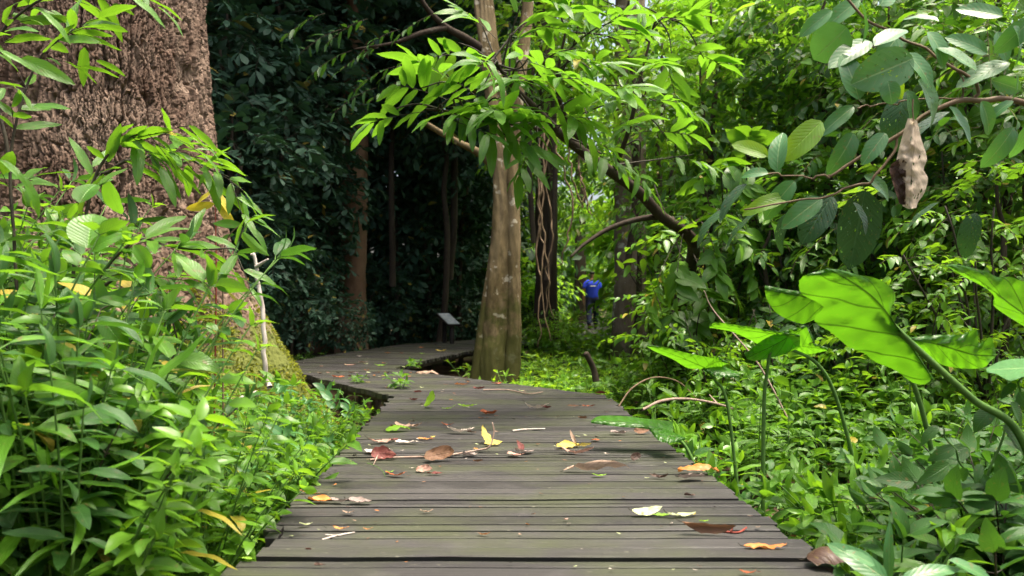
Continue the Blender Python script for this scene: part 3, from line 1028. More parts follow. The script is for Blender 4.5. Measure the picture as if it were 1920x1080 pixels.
# ------------------------------------------------------------------ herbs along both edges
def herb_proto(seed, H, nst, pairs, LL, kind, mat, lean=.25, stem='stem_green', wr=.0035, up=.15, bend=(.3, 1.1), lod='near', t0=.28, bias=(0, 0, 0)):
    r_ = np.random.default_rng(seed)
    gl, gs = Geo(), Geo()
    for k in range(nst):
        a = r_.uniform(0, 6.28)
        h = H * r_.uniform(.6, 1.0)
        off = np.array([math.cos(a), math.sin(a), 0])
        b = off * r_.uniform(0, .05) + 0
        rr = h * lean * r_.uniform(.4, 1.4)
        tt = np.linspace(0, 1, 8)
        pts = b + off * (rr * tt ** 1.7)[:, None] + UP * (h * (tt - .08 * tt ** 2))[:, None]
        tube(gs, pts, [wr * 1.3, wr, wr * .5], 14, 5)
        n = pairs
        ts = np.linspace(t0, 1, n)
        Pn = np.stack([np.interp(ts, tt, pts[:, q]) for q in range(3)], 1)
        P, A, N, L, R, PB = [], [], [], [], [], []
        a0 = r_.uniform(0, 6.28)
        lr = r_.random()
        for q in range(n):
            for sgn in (0, 1):
                aa = a0 + q * 1.57 + sgn * math.pi + r_.normal(0, .3)
                d = np.array([math.cos(aa), math.sin(aa), up + r_.normal(0, .18) + .35 * (q / n)])
                pet = d * LL * .14
                P.append(Pn[q] + pet)
                PB.append(Pn[q])
                A.append(d + np.array(bias))
                N.append(UP + r_.normal(0, .35, 3))
                L.append(LL * r_.uniform(.7, 1.1) * (.75 + .35 * math.sin(math.pi * min(.9, ts[q]))))
                R.append(np.clip(.5 * lr + .5 * r_.random() + .15 * (q / n), 0, 1))
        d = unit(pts[-1] - pts[-2])
        for q in range(2):
            P.append(pts[-1]); PB.append(pts[-1] - d * .004)
            A.append(d + r_.normal(0, .35, 3)); N.append(r_.normal(0, 1, 3) + off)
            L.append(LL * r_.uniform(.5, .8)); R.append(.9)
        leaves(gl, kind, P, A, N, L, r_.uniform(.85, 1.2, len(P)), r_.uniform(bend[0], bend[1], len(P)), R, lod)
        prisms(gs, np.array(PB), np.array(P), np.full(len(P), wr * .5), np.full(len(P), wr * .4))
    return gl.mesh("foliage", M[mat]), gs.mesh("stem", M[stem])


HL = {  # tall and middling herbs for the left edge
    'tall': [herb_proto(100 + k, 1.15, 4, pr_, ll, kd, m, .30, bend=(.2, 1.0), bias=(.55, -.1, -.2)) for k, (kd, m, ll, pr_) in enumerate(
        [('ovate', 'mid', .105, 9), ('ovate', 'lush', .095, 10), ('ovate', 'mid', .115, 8), ('lance', 'dark', .13, 8), ('oblong', 'mid', .10, 9), ('blade', 'bright', .24, 7), ('ovate', 'bright', .09, 10)])],
    'mid': [herb_proto(110 + k, .62, 4, 5, ll, kd, m, .35, bias=(.45, -.1, -.15)) for k, (kd, m, ll) in enumerate(
        [('ovate', 'mid', .11), ('lance', 'bright', .125), ('ovate', 'lush', .085), ('lance', 'mid', .14), ('oblong', 'mid', .11), ('lance', 'lime', .10), ('ovate', 'broad', .10), ('ovate', 'dark', .10), ('heart', 'mid', .08)])],
    'low': [herb_proto(120 + k, .34, 4, 4, ll, kd, m, .4, bias=(.3, 0, 0)) for k, (kd, m, ll) in enumerate(
        [('ovate', 'bright', .075), ('lance', 'bright', .10), ('ovate', 'mid', .08), ('lance', 'lime', .09), ('ovate', 'lush', .06)])],
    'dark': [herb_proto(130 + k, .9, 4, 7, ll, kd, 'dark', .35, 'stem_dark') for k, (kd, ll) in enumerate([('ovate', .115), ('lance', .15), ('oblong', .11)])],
    'lowd': [herb_proto(140 + k, .36, 5, 4, .07, 'ovate', 'mid', .5) for k in range(2)],
}
LN = {'tall': ("lance_leaf_herb", "tall lance leaved green herb in the thick growth left of the boardwalk", "tall lance leaved herbs on the left bank"),
      'mid': ("broad_leaf_herb", "knee high leafy green herb in the thick growth left of the boardwalk", "knee high herbs on the left bank"),
      'low': ("small_herb", "small fresh green herb sprouting along the left edge of the planks", "small herbs along the left edge"),
      'dark': ("dark_leaf_herb", "dark green broad leaved herb in the shaded growth at far left", "dark leaved herbs on the left bank"),
      'lowd': ("creeping_herb", "low dull green herb under the taller growth left of the boardwalk", "low herbs under the left growth")}

lx = [-200, 0, 60, 120, 200, 280, 330, 420, 500, 560, 640, 700, 760]
ly = [90, 120, 170, 240, 360, 500, 590, 665, 680, 695, 740, 790, 835]


def left_edge_x(y):
    return float(np.interp(y, EL[:5, 1], EL[:5, 0]))


cnt = 0
tries = 0
while cnt < 285 and tries < 12000:
    tries += 1
    y = 2.05 + 4.5 * rng.random() ** 1.15
    ex = left_edge_x(y) - (.14 if y > 3 else .24)
    x = ex - rng.random() ** 1.3 * max(.5, (.72 * y + ex) + .35)
    if math.hypot(x - TX, y - TY) < 1.6:
        continue
    px = 960 + 1400 * x / y
    if px < -170:
        continue
    topy = max(float(np.interp(px, lx, ly)), float(np.interp(px + 190 / y, lx, ly)))
    zt = CAM_Z + (570 - topy) / 1400 * y
    h = zt - float(gz(x, y))
    if h < .15:
        continue
    hh = h * rng.uniform(.40, .92)
    edge = ex - x
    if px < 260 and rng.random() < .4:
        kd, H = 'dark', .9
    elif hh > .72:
        kd, H = 'tall', 1.0
    elif hh > .40:
        kd, H = 'mid', .62
    elif edge < .3 or rng.random() < .6:
        kd, H = 'low', .34
    else:
        kd, H = 'lowd', .36
    sc = float(np.clip(hh / H, .55, 1.45))
    pr_ = HL[kd][rng.integers(0, len(HL[kd]))]
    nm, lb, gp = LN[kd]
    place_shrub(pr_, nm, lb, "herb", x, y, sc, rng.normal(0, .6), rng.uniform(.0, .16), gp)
    cnt += 1

for k in range(26):
    y = rng.uniform(5.5, 6.9)
    x = rng.uniform(-2.5, -1.28)
    place_shrub(HL['mid'][(0, 1, 4, 5)[k % 4]], "edge_herb", "light green herb in front of the dark hollow under the bend", "herb", x, y, rng.uniform(.7, 1.0), None, .05, "herbs before the hollow under the bend")

# herbs on the right bank
HR = {
    'ov': [herb_proto(200 + k, .40, 4, 4, ll, 'ovate', m, .4) for k, (m, ll) in enumerate([('lush', .12), ('mid', .145), ('mid', .12), ('dark', .13)])],
    'la': [herb_proto(210 + k, .46, 4, 4, .16, 'lance', m, .4) for k, m in enumerate(['mid', 'mid', 'lush'])],
    'lo': [herb_proto(220 + k, .24, 5, 3, .085, 'ovate', m, .6) for k, m in enumerate(['mid', 'mid', 'lush'])],
    'dk': [herb_proto(230 + k, .55, 5, 5, .13, 'ovate', 'dark', .45, 'stem_dark') for k in range(2)],
}
RN = {'ov': ("broad_leaf_herb", "pointed oval leaved herb in the low growth right of the boardwalk", "oval leaved herbs on the right bank"),
      'la': ("lance_leaf_herb", "long leaved herb in the low growth right of the boardwalk", "long leaved herbs on the right bank"),
      'lo': ("small_herb", "small creeping green herb covering the soil right of the boardwalk", "small herbs covering the right bank"),
      'dk': ("dark_leaf_herb", "dark glossy leaved herb at far right beside the light green low growth", "dark leaved herbs on the right bank")}


def right_edge_x(y):
    return float(np.interp(y, ER[:4, 1], ER[:4, 0])) if y < 7.6 else .9


cnt = tries = 0
while cnt < 225 and tries < 9000:
    tries += 1
    y = 2.3 + 7.2 * rng.random() ** 1.35
    ex = right_edge_x(y) + .06
    x = ex + rng.random() ** 1.15 * max(.4, .74 * y - ex + .1)
    px = 960 + 1400 * x / y
    if y < 2.7 and x < 1.15:
        continue
    if fbm(x * 1.9, y * 1.9, 91, 2) < .38 and y > 2.8:
        continue
    rv = rng.random()
    if px > 1740 and y < 4.2:
        kd = 'dk' if rv < .7 else 'ov'
    elif px < 1250 and y > 5:
        kd = 'lo' if rv < .5 else ('ov' if rv < .8 else 'la')
    else:
        kd = 'ov' if rv < .48 else ('la' if rv < .78 else 'lo')
    nm, lb, gp = RN[kd]
    place_shrub(HR[kd][rng.integers(0, len(HR[kd]))], nm, lb, "herb", x, y, rng.uniform(.7, 1.25), None, rng.uniform(-.25, .05), gp)
    cnt += 1

MH = [herb_proto(240 + k, .85, 5, 6, ll, kd, m, .4) for k, (kd, m, ll) in enumerate([('ovate', 'mid', .15), ('ovate', 'lush', .14), ('lance', 'mid', .19), ('ovate', 'bright', .13), ('oblong', 'mid', .15)])]
cnt = 0
while cnt < 95:
    y = rng.uniform(4.3, 8.6)
    px = rng.uniform(1240, 1960)
    x = (px - 960) / 1400 * y
    if x < right_edge_x(y) + .7:
        continue
    place_shrub(MH[rng.integers(0, 5)], "tall_leafy_herb", "waist high leafy herb rising between the low growth and the right bank shrubs", "herb", x, y, rng.uniform(.65, 1.1) * (.7 + .05 * y), None, rng.uniform(-.2, .05), "waist high herbs of the right bank")
    cnt += 1

# bed of herbs around the foot of the bend tree and beyond the bend
FH = herb_proto(300, .34, 7, 3, .085, 'ovate', 'far', .7, lod='mid')
FH3 = herb_proto(302, .34, 7, 3, .085, 'ovate', 'mid', .7, lod='mid')
FH2 = herb_proto(301, .40, 6, 4, .10, 'lance', 'lime', .6, lod='mid')
cnt = 0
while cnt < 200:
    y = rng.uniform(7.2, 15.0)
    px = rng.uniform(860, 1420)
    x = (px - 960) / 1400 * y
    if y < 15.6 and x < np.interp(y, ER[2:8, 1], ER[2:8, 0]) + .25:
        continue
    if math.hypot(x - BX, y - BY) < .36:
        continue
    place_shrub(FH if rng.random() < .65 else FH2, "bed_herb", "leafy light green herb in the bed right of the bend tree", "herb", x, y, rng.uniform(.8, 1.5), group="herbs in the bed by the bend tree")
    cnt += 1
for (px, y, sc) in [(1078, 13.2, 1.0), (1096, 12.4, 1.05), (1112, 13.4, 1.12), (1128, 12.6, 1.05), (1146, 13.0, 1.1), (1062, 13.8, 1.1), (1104, 14.2, 1.15), (1135, 14.0, 1.2)]:
    place_shrub(MH[(1, 3)[int(px) % 2]], "tall_leafy_herb", "waist high leafy herb in front of the person on the far boardwalk", "herb", (px - 960) / 1400 * y, y, sc * 1.12, None, 0, "herbs in front of the person")
# left edge of the far boardwalk
for k in range(40):
    y = rng.uniform(9.0, 15)
    ex = float(np.interp(y, EL[4:8, 1], EL[4:8, 0]))
    x = ex - .15 - rng.random() * 1.2
    place_shrub(FH3, "shade_herb", "leafy herb in the shade along the far left edge of the bend", "herb", x, y, rng.uniform(.7, 1.3), group="herbs along the shaded edge")

# unnumbered ground cover and leaf litter on the soil
gl = Geo()
n = 5200
y = 1.8 + 11 * rng.random(n) ** 1.2
sd_ = rng.random(n) < .5
x = np.where(sd_, np.interp(y, ER[:4, 1], ER[:4, 0]) + .05 + rng.random(n) ** 1.2 * (.75 * y), np.interp(y, EL[:5, 1], EL[:5, 0]) - .05 - rng.random(n) ** 1.2 * .6 * y)
okk = (fbm(x * 1.5, y * 1.5, 97, 2) > .42) & (np.hypot(x - TX, y - TY) > 1.2)
x, y = x[okk], y[okk]
P = np.stack([x, y, gz(x, y) + rng.uniform(.0, .05, len(x))], 1)
kq = rng.random(len(P)) < .45
P = P[kq]
sprays(gl, None, 'ovate', P, rng.normal(0, 1, P.shape) * [1, 1, .2] + UP * .9, .12, 5, .06, 'far', wr=0, droop=.2)
gc = link("ground_cover", gl.mesh("ground_cover", M['lush']))
gc['kind'] = 'stuff'
tag(gc, "fine green ground cover over the forest soil on both sides", "ground cover")
gl = Geo()
n = 5200
y = 2.0 + 12 * rng.random(n) ** 1.2
x = np.where(rng.random(n) < .6, np.interp(y, ER[:4, 1], ER[:4, 0]) + rng.random(n) * .78 * y, np.interp(y, EL[:5, 1], EL[:5, 0]) - rng.random(n) * .6 * y)
P = np.stack([x, y, gz(x, y) + .015], 1)
leaves(gl, 'ovate', P, rng.normal(0, 1, P.shape) * [1, 1, .15], UP + rng.normal(0, .25, P.shape), rng.uniform(.07, .15, n), None, rng.uniform(-.8, .8, n), None, 'far')
M['litter'] = leaf_mat("leaf_litter", (0.07, 0.04, 0.022), (0.22, 0.14, 0.085), (0.2, 0.1, 0.04), 0.1, 0.7, 0.2, detail=False)
lt = link("leaf_litter", gl.mesh("leaf_litter", M['litter']))
lt['kind'] = 'stuff'
tag(lt, "brown dead leaves covering the soil between the herbs", "leaf litter")

# tall sunlit trees over the right bank: crowns fill the upper right
TP = []
for k in range(3):
    gl, gs = Geo(), Geo()
    crown_cloud(gl, gs, (0, 0, 0), (1.5, 1.5, 1.25), 120, 9, .20, ('ovate', 'lance', 'ovate')[k], 'far', TL=.55, shell=.3, wr=.004)
    TP.append((gl.mesh("crown", M['far' if k < 2 else 'lush']), gs.mesh("branchwork", M['stem_brown'])))
gtr2 = Geo()
tube(gtr2, [(0, 0, -6), (.12, .05, -3), (-.06, 0, -.8), (.05, 0, .9)], [.07, .055, .045, .015], 26, 8, .1, 3)
T_trunk = gtr2.mesh("trunk", M['bark_brown'])
tl_list = [(1010, 180, 19), (1240, 230, 15), (1230, 60, 15), (1330, 120, 13.5), (1350, 330, 14.5), (1440, 220, 13), (1430, 40, 13), (1540, 120, 12), (1530, 330, 13),
           (1640, 40, 12), (1650, 230, 13), (1760, 130, 11.5), (1760, 330, 12.5), (1870, 40, 11.5), (1880, 240, 11), (1960, 350, 11), (1040, 20, 18), (1300, 420, 16), (1420, 430, 15),
           (1160, -60, 14), (1390, -80, 12), (1600, -110, 11), (1810, -120, 11), (1000, 400, 23)]
for i, (px, py, Y) in enumerate(tl_list):
    p = at(px, py, Y)
    t = thing("sunlit_tree", "slender sunlit tree with a loose yellow green crown behind the right bank", "tree", p, "slender sunlit trees behind the right bank")
    cm, tm = TP[i % 3]
    link("crown", cm, t)
    link("branchwork", tm, t)
    if i % 2:
        link("trunk", T_trunk, t)
    t.rotation_euler = (0, 0, rng.uniform(0, 6.28))
    k = rng.uniform(.8, 1.1)
    t.scale = (k, k, k)

# nearer thicket trees of the right bank, hanging into the top of the view
NP = []
for k, (kd, m_, ll, T_) in enumerate([('ovate', 'bright', .15, 85), ('lance', 'lush', .20, 70), ('ovate', 'mid', .13, 95), ('oblong', 'dark', .17, 70), ('lance', 'far', .19, 70)]):
    gl, gs = Geo(), Geo()
    crown_cloud(gl, gs, (0, 0, 0), (1, 1, .85), T_, 8, ll, kd, 'mid', TL=.45, shell=.25, wr=.003)
    NP.append((gl.mesh("crown", M[m_]), gs.mesh("branchwork", M['stem_brown'])))
n_list = [(1340, 90, 9.0, 0, .9), (1410, 330, 8.4, 2, .8), (1480, 60, 8.4, 2, .9), (1520, 270, 8.0, 0, .8), (1600, 150, 8.2, 1, .8), (1640, 330, 7.0, 3, .8),
          (1600, 10, 7.6, 4, 1.0), (1700, 190, 7.8, 2, 1.0), (1720, 30, 7.2, 0, 1.0), (1800, 320, 6.6, 1, .9), (1830, 130, 6.8, 0, 1.0), (1880, 10, 6.4, 2, 1.0), (1920, 260, 5.8, 3, .8), (1560, 400, 7.4, 0, .8),
          (1370, 430, 8.0, 3, .7), (1880, 420, 5.6, 2, .7), (1740, 430, 6.4, 4, .7), (1960, 100, 6.0, 1, .9), (1030, 90, 12.5, 1, 1.1), (1190, 250, 12.0, 2, 1.0), (1025, 250, 13.5, 0, 1.0), (1180, 30, 11.5, 2, 1.1), (1240, 160, 10.5, 1, 1.0), (1260, 330, 10.0, 2, .9), (1000, 60, 12.5, 2, 1.0), (1020, 370, 15.5, 1, .9), (1320, 200, 9.0, 2, .9), (1400, 240, 8.6, 3, .8), (1460, 140, 8.8, 1, .9), (1540, 40, 7.8, 3, .8), (1660, 110, 7.2, 3, .8), (1770, 220, 6.6, 3, .7), (1440, 470, 7.2, 3, .65)]
NL = ["loose crowned small tree of oval leaves in the thicket at upper right", "small thicket tree of long narrow mid green leaves at upper right", "small thicket tree of fine oval mid green leaves at upper right",
      "small thicket tree of dark oblong leaves on the right bank", "small thicket tree of bright narrow leaves at upper right"]
for i, (px, py, Y, k, sc) in enumerate(n_list):
    p = at(px, py, Y)
    t = thing("thicket_tree", NL[k], "tree", p, NL[k].replace("small thicket tree", "thicket trees").replace("loose crowned small tree", "loose thicket trees"))
    link("crown", NP[k][0], t)
    link("branchwork", NP[k][1], t)
    link("trunk", U_trunk, t)
    t.rotation_euler = (0, 0, rng.uniform(0, 6.28))
    t.scale = (sc, sc, sc)

# ------------------------------------------------------------------ leaning tree with bright long leaves over the bend
base = at(1278, 640, 7.4)
o4 = (base[0], 7.4, 0)
lean = thing("leaning_tree", "dark leaning tree whose branch of large bright leaves hangs over the boardwalk", "tree", o4)
gzz = float(gz(base[0], 7.4))
link("trunk", trunk_mesh([(0, 0, gzz - .1), rel(1272, 600, 7.4, o4), rel(1290, 520, 7.3, o4), rel(1300, 460, 7.1, o4), rel(1282, 432, 6.9, o4)], [.10, .075, .06, .055, .05], M['bark_branch'], 50, 16, .15, 5, 2, .06), lean)
lp = [(1282, 432, 6.9), (1240, 405, 6.7), (1200, 362, 6.5), (1150, 325, 6.2), (1100, 290, 5.9), (1050, 250, 5.6), (1005, 205, 5.3), (960, 160, 5.1), (925, 110, 5.0)]
LP = np.array([rel(*q, o4) for q in lp])
limb(lean, LP, [.05, .048, .046, .042, .04, .034, .026, .018, .010], M['bark_branch'], 6, 60, 12)
limb(lean, [rel(1130, 318, 6.1, o4), rel(1100, 275, 5.9, o4), rel(1068, 235, 5.8, o4), rel(1045, 160, 5.6, o4), rel(1060, 60, 5.5, o4)], [.026, .024, .02, .014, .008], M['bark_branch'], 7, 40, 10)
limb(lean, [rel(1262, 412, 6.8, o4), rel(1215, 408, 6.7, o4), rel(1150, 425, 6.6, o4), rel(1100, 455, 6.5, o4), rel(1070, 482, 6.45, o4)], [.03, .026, .022, .016, .012], M['bark_branch'], 8, 40, 10)
limb(lean, [rel(1050, 250, 5.6, o4), rel(960, 232, 5.3, o4), rel(880, 215, 5.0, o4), rel(800, 205, 4.9, o4)], [.018, .014, .010, .006], M['bark_branch'], 9, 40, 9)
limb(lean, [rel(1150, 325, 6.2, o4), rel(1180, 240, 5.9, o4), rel(1200, 150, 5.8, o4), rel(1230, 30, 5.8, o4)], [.022, .018, .012, .007], M['bark_branch'], 10, 40, 9)
cand = np.concatenate([smooth_path(LP[3:], 24), smooth_path([rel(1050, 250, 5.6, o4), rel(960, 232, 5.3, o4), rel(880, 215, 5.0, o4), rel(800, 205, 4.9, o4)], 14),
                       smooth_path([rel(1150, 325, 6.2, o4), rel(1180, 240, 5.9, o4), rel(1200, 150, 5.8, o4), rel(1230, 30, 5.8, o4)], 16),
                       smooth_path([rel(1130, 318, 6.1, o4), rel(1068, 235, 5.8, o4), rel(1045, 160, 5.6, o4), rel(1060, 60, 5.5, o4)], 14)])
tips = [(735, 205, 4.8), (790, 165, 4.8), (830, 225, 4.8), (830, 130, 4.9), (860, 80, 5.0), (890, 130, 4.9), (905, 50, 5.2), (935, 185, 4.8), (885, 225, 4.7), (960, 75, 5.0), (985, 145, 4.9),
        (1005, 40, 5.2), (1040, 105, 5.0), (1055, 190, 4.9), (990, 235, 4.8), (1085, 45, 5.3), (1110, 130, 5.1), (1140, 195, 5.2), (1160, 75, 5.4), (1195, 130, 5.5), (1215, 50, 5.7), (1230, 190, 5.6),
        (1260, 110, 5.8), (1180, 240, 5.5), (1110, 240, 5.2), (950, 255, 4.8), (1040, 5, 5.2), (1130, 0, 5.5), (1010, 270, 5.2), (1250, 260, 5.9), (1290, 190, 6.0), (1060, 140, 4.6), (930, 100, 4.6), (1160, 160, 4.8),
        (1280, 40, 5.8), (1320, 110, 6.0), (1230, 120, 5.2), (1200, 10, 5.4), (1080, 90, 4.9), (1000, 95, 4.7), (1200, 300, 6.0), (1130, 290, 5.6), (1300, 290, 6.2), (1060, 235, 5.0), (1150, 40, 4.9), (975, 10, 5.0), (905, 165, 4.9), (925, 225, 4.8), (895, 195, 4.9), (945, 135, 4.9), (870, 165, 5.0), (960, 200, 4.9)]
gl, gs = Geo(), Geo()
TIP = np.array([rel(*q, o4) for q in tips])
BS = []
for q in TIP:
    d = np.linalg.norm(cand - q, axis=1)
    b = cand[np.argsort(d)[rng.integers(0, 6)]]
    BS.append(b)
    m_ = (b + q) / 2 + UP * rng.uniform(-.02, .09) + rng.normal(0, .04, 3)
    tube(gs, [b, m_, q], [.008, .006, .004], 12, 6)
BS = np.array(BS)
D = unit(TIP - BS)
D[:, 2] *= .5
sprays(gl, gs, 'lance', TIP - D * .22, D + rng.normal(0, .2, D.shape), .36, 8, .255, 'near', spread=.95, bunch=1.8, droop=.12, bend=(.1, .9), wr=.003, roll=.45, t0=.2, lv=.35)
link("crown", gl.mesh("crown", M['bright']), lean)
gl = Geo()
tips = [(1310, 330, 6.4), (1340, 390, 6.5), (1340, 470, 6.5), (1380, 340, 6.7), (1400, 430, 6.7), (1270, 510, 6.5), (1320, 540, 6.6),
        (1230, 530, 6.6), (1370, 520, 6.7), (1300, 580, 6.8), (1260, 590, 6.7), (1410, 490, 6.7), (1440, 390, 6.8), (1350, 300, 6.4), (1400, 260, 6.6)]
TP2 = np.array([rel(*q, o4) for q in tips])
cd = np.concatenate([cand, smooth_path([rel(1282, 432, 6.9, o4), rel(1300, 480, 7.1, o4), rel(1285, 560, 7.3, o4)], 14), smooth_path([rel(1282, 432, 6.9, o4), rel(1340, 400, 6.8, o4), rel(1400, 380, 6.8, o4)], 12)])
limb(lean, [rel(1282, 432, 6.9, o4), rel(1340, 400, 6.8, o4), rel(1400, 380, 6.8, o4), rel(1440, 370, 6.8, o4)], [.03, .022, .014, .007], M['bark_branch'], 19, 30, 9)
BB = []
for q in TP2:
    b = cd[np.argmin(np.linalg.norm(cd - q, axis=1))]
    BB.append(b)
    tube(gs, [b, (b + q) / 2 + UP * .04, q], [.007, .005, .003], 10, 6)
D2 = unit(TP2 - np.array(BB) + rng.normal(0, .1, TP2.shape))
sprays(gl, gs, 'ovate', TP2 - D2 * .18, D2 - UP * .25, .32, 9, .22, 'near', spread=1.0, bunch=1.4, droop=.3, bend=(.2, 1.0), wr=.0025, roll=.6, t0=.1, lv=.4)
link("shaded_crown", gl.mesh("shaded_crown", M['mid']), lean)
link("branchwork", gs.mesh("branchwork", M['stem_dark']), lean)

# ------------------------------------------------------------------ lianas by the vine tree
GV = "thin brown vines hanging by the dark trunk"
vl = [[(1012, 200), (1018, 300), (1012, 380), (1025, 450), (1018, 520), (1030, 640)], [(1020, 235), (1010, 300), (1015, 400), (1008, 480), (1012, 560), (1010, 650)],
      [(1035, 230), (1048, 290), (1066, 350), (1070, 420), (1055, 480), (1045, 500)], [(1085, 290), (1092, 340), (1100, 385), (1112, 405)], [(1005, 300), (1020, 360), (1010, 430), (1022, 480), (1030, 540), (1035, 600)],
      [(1028, 260), (1022, 340), (1034, 420), (1028, 500), (1020, 600)], [(1060, 260), (1075, 330), (1095, 390), (1090, 330)]]
for i, pts in enumerate(vl):
    Y = 8.6 + .25 * i
    p0 = at(*pts[0], Y)
    t = thing("hanging_vine", "thin twisting brown vine hanging by the dark trunk right of the bend tree", "vine", p0, GV)
    g = Geo()
    tube(g, [at(a, b, Y) - p0 for a, b in pts], [.014, .011, .012, .009, .006], 50, 7, .06, i)
    link("stem", g.mesh("stem", M['stem_brown']), t)

# ------------------------------------------------------------------ elephant ear plants (outlines measured, each blade on its own tilted surface)
def resample(pts, n):
    P = smooth_path(np.asarray(pts, float), 60)
    L = np.concatenate([[0], np.cumsum(np.linalg.norm(np.diff(P, axis=0), axis=1))])
    t = np.linspace(0, L[-1], n)
    return np.stack([np.interp(t, L, P[:, k]) for k in range(P.shape[1])], 1)


def strip(g, mid, ea, eb, Yf, thick, cup=.018, wave=.007, n=40, m=8, seed=0, crk=.012):
    M_, A_, B_ = resample(mid, n), resample(ea, n), resample(eb, n)
    rows = []
    us = []
    for q in range(-m, m + 1):
        f = abs(q) / m
        E = A_ if q < 0 else B_
        p = M_ * (1 - f) + E * f
        rows.append(p)
        us.append(.5 + .5 * q / m)
    R_ = np.stack(rows, 1)
    V = np.zeros((n, 2 * m + 1, 3))
    for i in range(n):
        for j in range(2 * m + 1):
            px, py = R_[i, j]
            f = abs(j - m) / m
            Y = Yf(px, py) + cup * f * f + wave * f * math.sin(i * 1.3 + seed + (j > m)) + wave * .5 * math.sin(i * 2.9 + j)
            Y += crk * (float(vnoise(np.array(px / 14.), np.array(py / 17.), seed)) - .5) + crk * .5 * (float(vnoise(np.array(px / 6.), np.array(py / 8.), seed + 2)) - .5)
            V[i, j] = at(px, py, Y)
    U = np.stack(np.broadcast_arrays(np.array(us)[None, :], np.linspace(0, 1, n)[:, None]), -1)
    g.add(V.reshape(-1, 3), grid_quads(n, 2 * m + 1), U.reshape(-1, 2), .5)


def plane(ax, ay, Y0, gx_, gy_):
    return lambda px, py: Y0 + gx_ * (px - ax) / 100 + gy_ * (py - ay) / 100


def ear_plant(label, pet, strips, seed, prad=.011, mat='ear'):
    """pet: petiole path in (px, py, Y) from foot to blade; strips: (midrib, edge, edge, depth surface)"""
    foot = at(*pet[0])
    foot[2] = float(gz(foot[0], foot[1])) if foot[2] > -.3 else foot[2]
    t = thing("elephant_ear_plant", label, "plant", foot)
    g = Geo()
    tube(g, [foot * 0] + [at(*p) - foot for p in pet[1:]], [prad * 1.15, prad * .95, prad * .75, prad * .5], 40, 10)
    link("stalk", g.mesh("stalk", M['stem_green']), t)
    g = Geo()
    for k, (mi, ea, eb, yf) in enumerate(strips):
        strip(g, mi, ea, eb, yf, .001, seed=seed + k)
    V = np.concatenate(g.V) - foot
    me_ = mesh_np("leaf_blade", V, np.concatenate(g.Q), np.concatenate(g.U), np.concatenate(g.R), M[mat])
    link("leaf_blade", me_, t)
    return t


pl1 = plane(1697, 632, 2.45, .05, .16)
ear_plant("elephant ear plant with one huge glowing arrow shaped leaf on a thick slanting stalk",
          [(2010, 940, 2.55), (1925, 842, 2.5), (1820, 745, 2.47), (1697, 632, 2.45), (1645, 575, 2.36)],
          [([(1750, 712), (1697, 632), (1645, 565), (1592, 525), (1548, 504)],
            [(1752, 712), (1699, 632), (1675, 604), (1668, 585), (1679, 560), (1672, 540), (1640, 521), (1606, 515), (1580, 507), (1548, 503)],
            [(1748, 706), (1738, 720), (1712, 718), (1680, 695), (1640, 678), (1620, 662), (1590, 650), (1560, 624), (1530, 606), (1528, 592), (1545, 575), (1510, 556), (1500, 548), (1502, 520), (1548, 505)], pl1),
           ([(1699, 634), (1760, 646), (1820, 664), (1866, 668)], [(1699, 633), (1760, 628), (1805, 627), (1831, 617), (1836, 645), (1858, 632), (1867, 662)],
            [(1700, 636), (1730, 655), (1758, 680), (1795, 690), (1842, 690), (1858, 676), (1867, 668)], plane(1697, 632, 2.45, .03, .13))], 1, .014)
ear_plant("elephant ear plant whose holed leaf pokes out left behind the huge glowing leaf", [(1800, 900, 2.95), (1720, 740, 2.9), (1640, 630, 2.85), (1570, 572, 2.8)],
          [([(1572, 572), (1510, 556), (1434, 543)], [(1572, 568), (1540, 552), (1490, 545), (1434, 535)], [(1570, 578), (1516, 604), (1498, 606), (1460, 590), (1440, 566), (1434, 545)], plane(1570, 572, 2.8, .04, .15))], 4, .010)
ear_plant("elephant ear plant with a drooping leaf seen edge on above a straight upright stalk", [(1428, 860, 3.35), (1432, 780, 3.35), (1438, 700, 3.34), (1448, 650, 3.33), (1470, 636, 3.31)],
          [([(1500, 632), (1420, 622), (1330, 612)], [(1500, 628), (1440, 618), (1350, 605), (1330, 610)], [(1500, 650), (1440, 652), (1400, 634), (1372, 622), (1330, 614)], plane(1450, 640, 3.33, -.1, .5)),
           ([(1512, 612), (1450, 648), (1400, 671)], [(1506, 610), (1440, 632), (1396, 664)], [(1524, 640), (1470, 664), (1420, 676), (1402, 674)], plane(1450, 640, 3.27, .1, .3))], 7, .009)
ear_plant("elephant ear plant on a long slanting stalk between the upright stalk and the huge leaf", [(1640, 800, 3.5), (1560, 725, 3.45), (1480, 652, 3.4), (1466, 640, 3.4)],
          [([(1466, 644), (1510, 650), (1552, 655)], [(1466, 640), (1510, 640), (1552, 652)], [(1470, 648), (1510, 664), (1550, 658)], plane(1480, 650, 3.4, 0, .4))], 8, .009)
ear_plant("small elephant ear plant with a wavy leaf on a slanting stalk close to the planks", [(1390, 818, 3.9), (1365, 765, 3.9), (1340, 712, 3.9), (1318, 690, 3.9)],
          [([(1322, 690), (1270, 668), (1213, 648)], [(1340, 672), (1290, 662), (1250, 652), (1213, 646)], [(1322, 692), (1290, 690), (1262, 674), (1230, 660), (1213, 650)], plane(1318, 690, 3.9, 0, .55)),
           ([(1320, 690), (1345, 678), (1364, 680)], [(1322, 686), (1340, 668), (1364, 678)], [(1320, 692), (1345, 690), (1364, 682)], plane(1318, 690, 3.9, .1, .4)),
           ([(1322, 692), (1352, 697), (1386, 704)], [(1322, 690), (1352, 686), (1386, 700)], [(1320, 694), (1340, 704), (1365, 708), (1386, 707)], plane(1318, 690, 3.88, .1, -.4))], 9, .009)
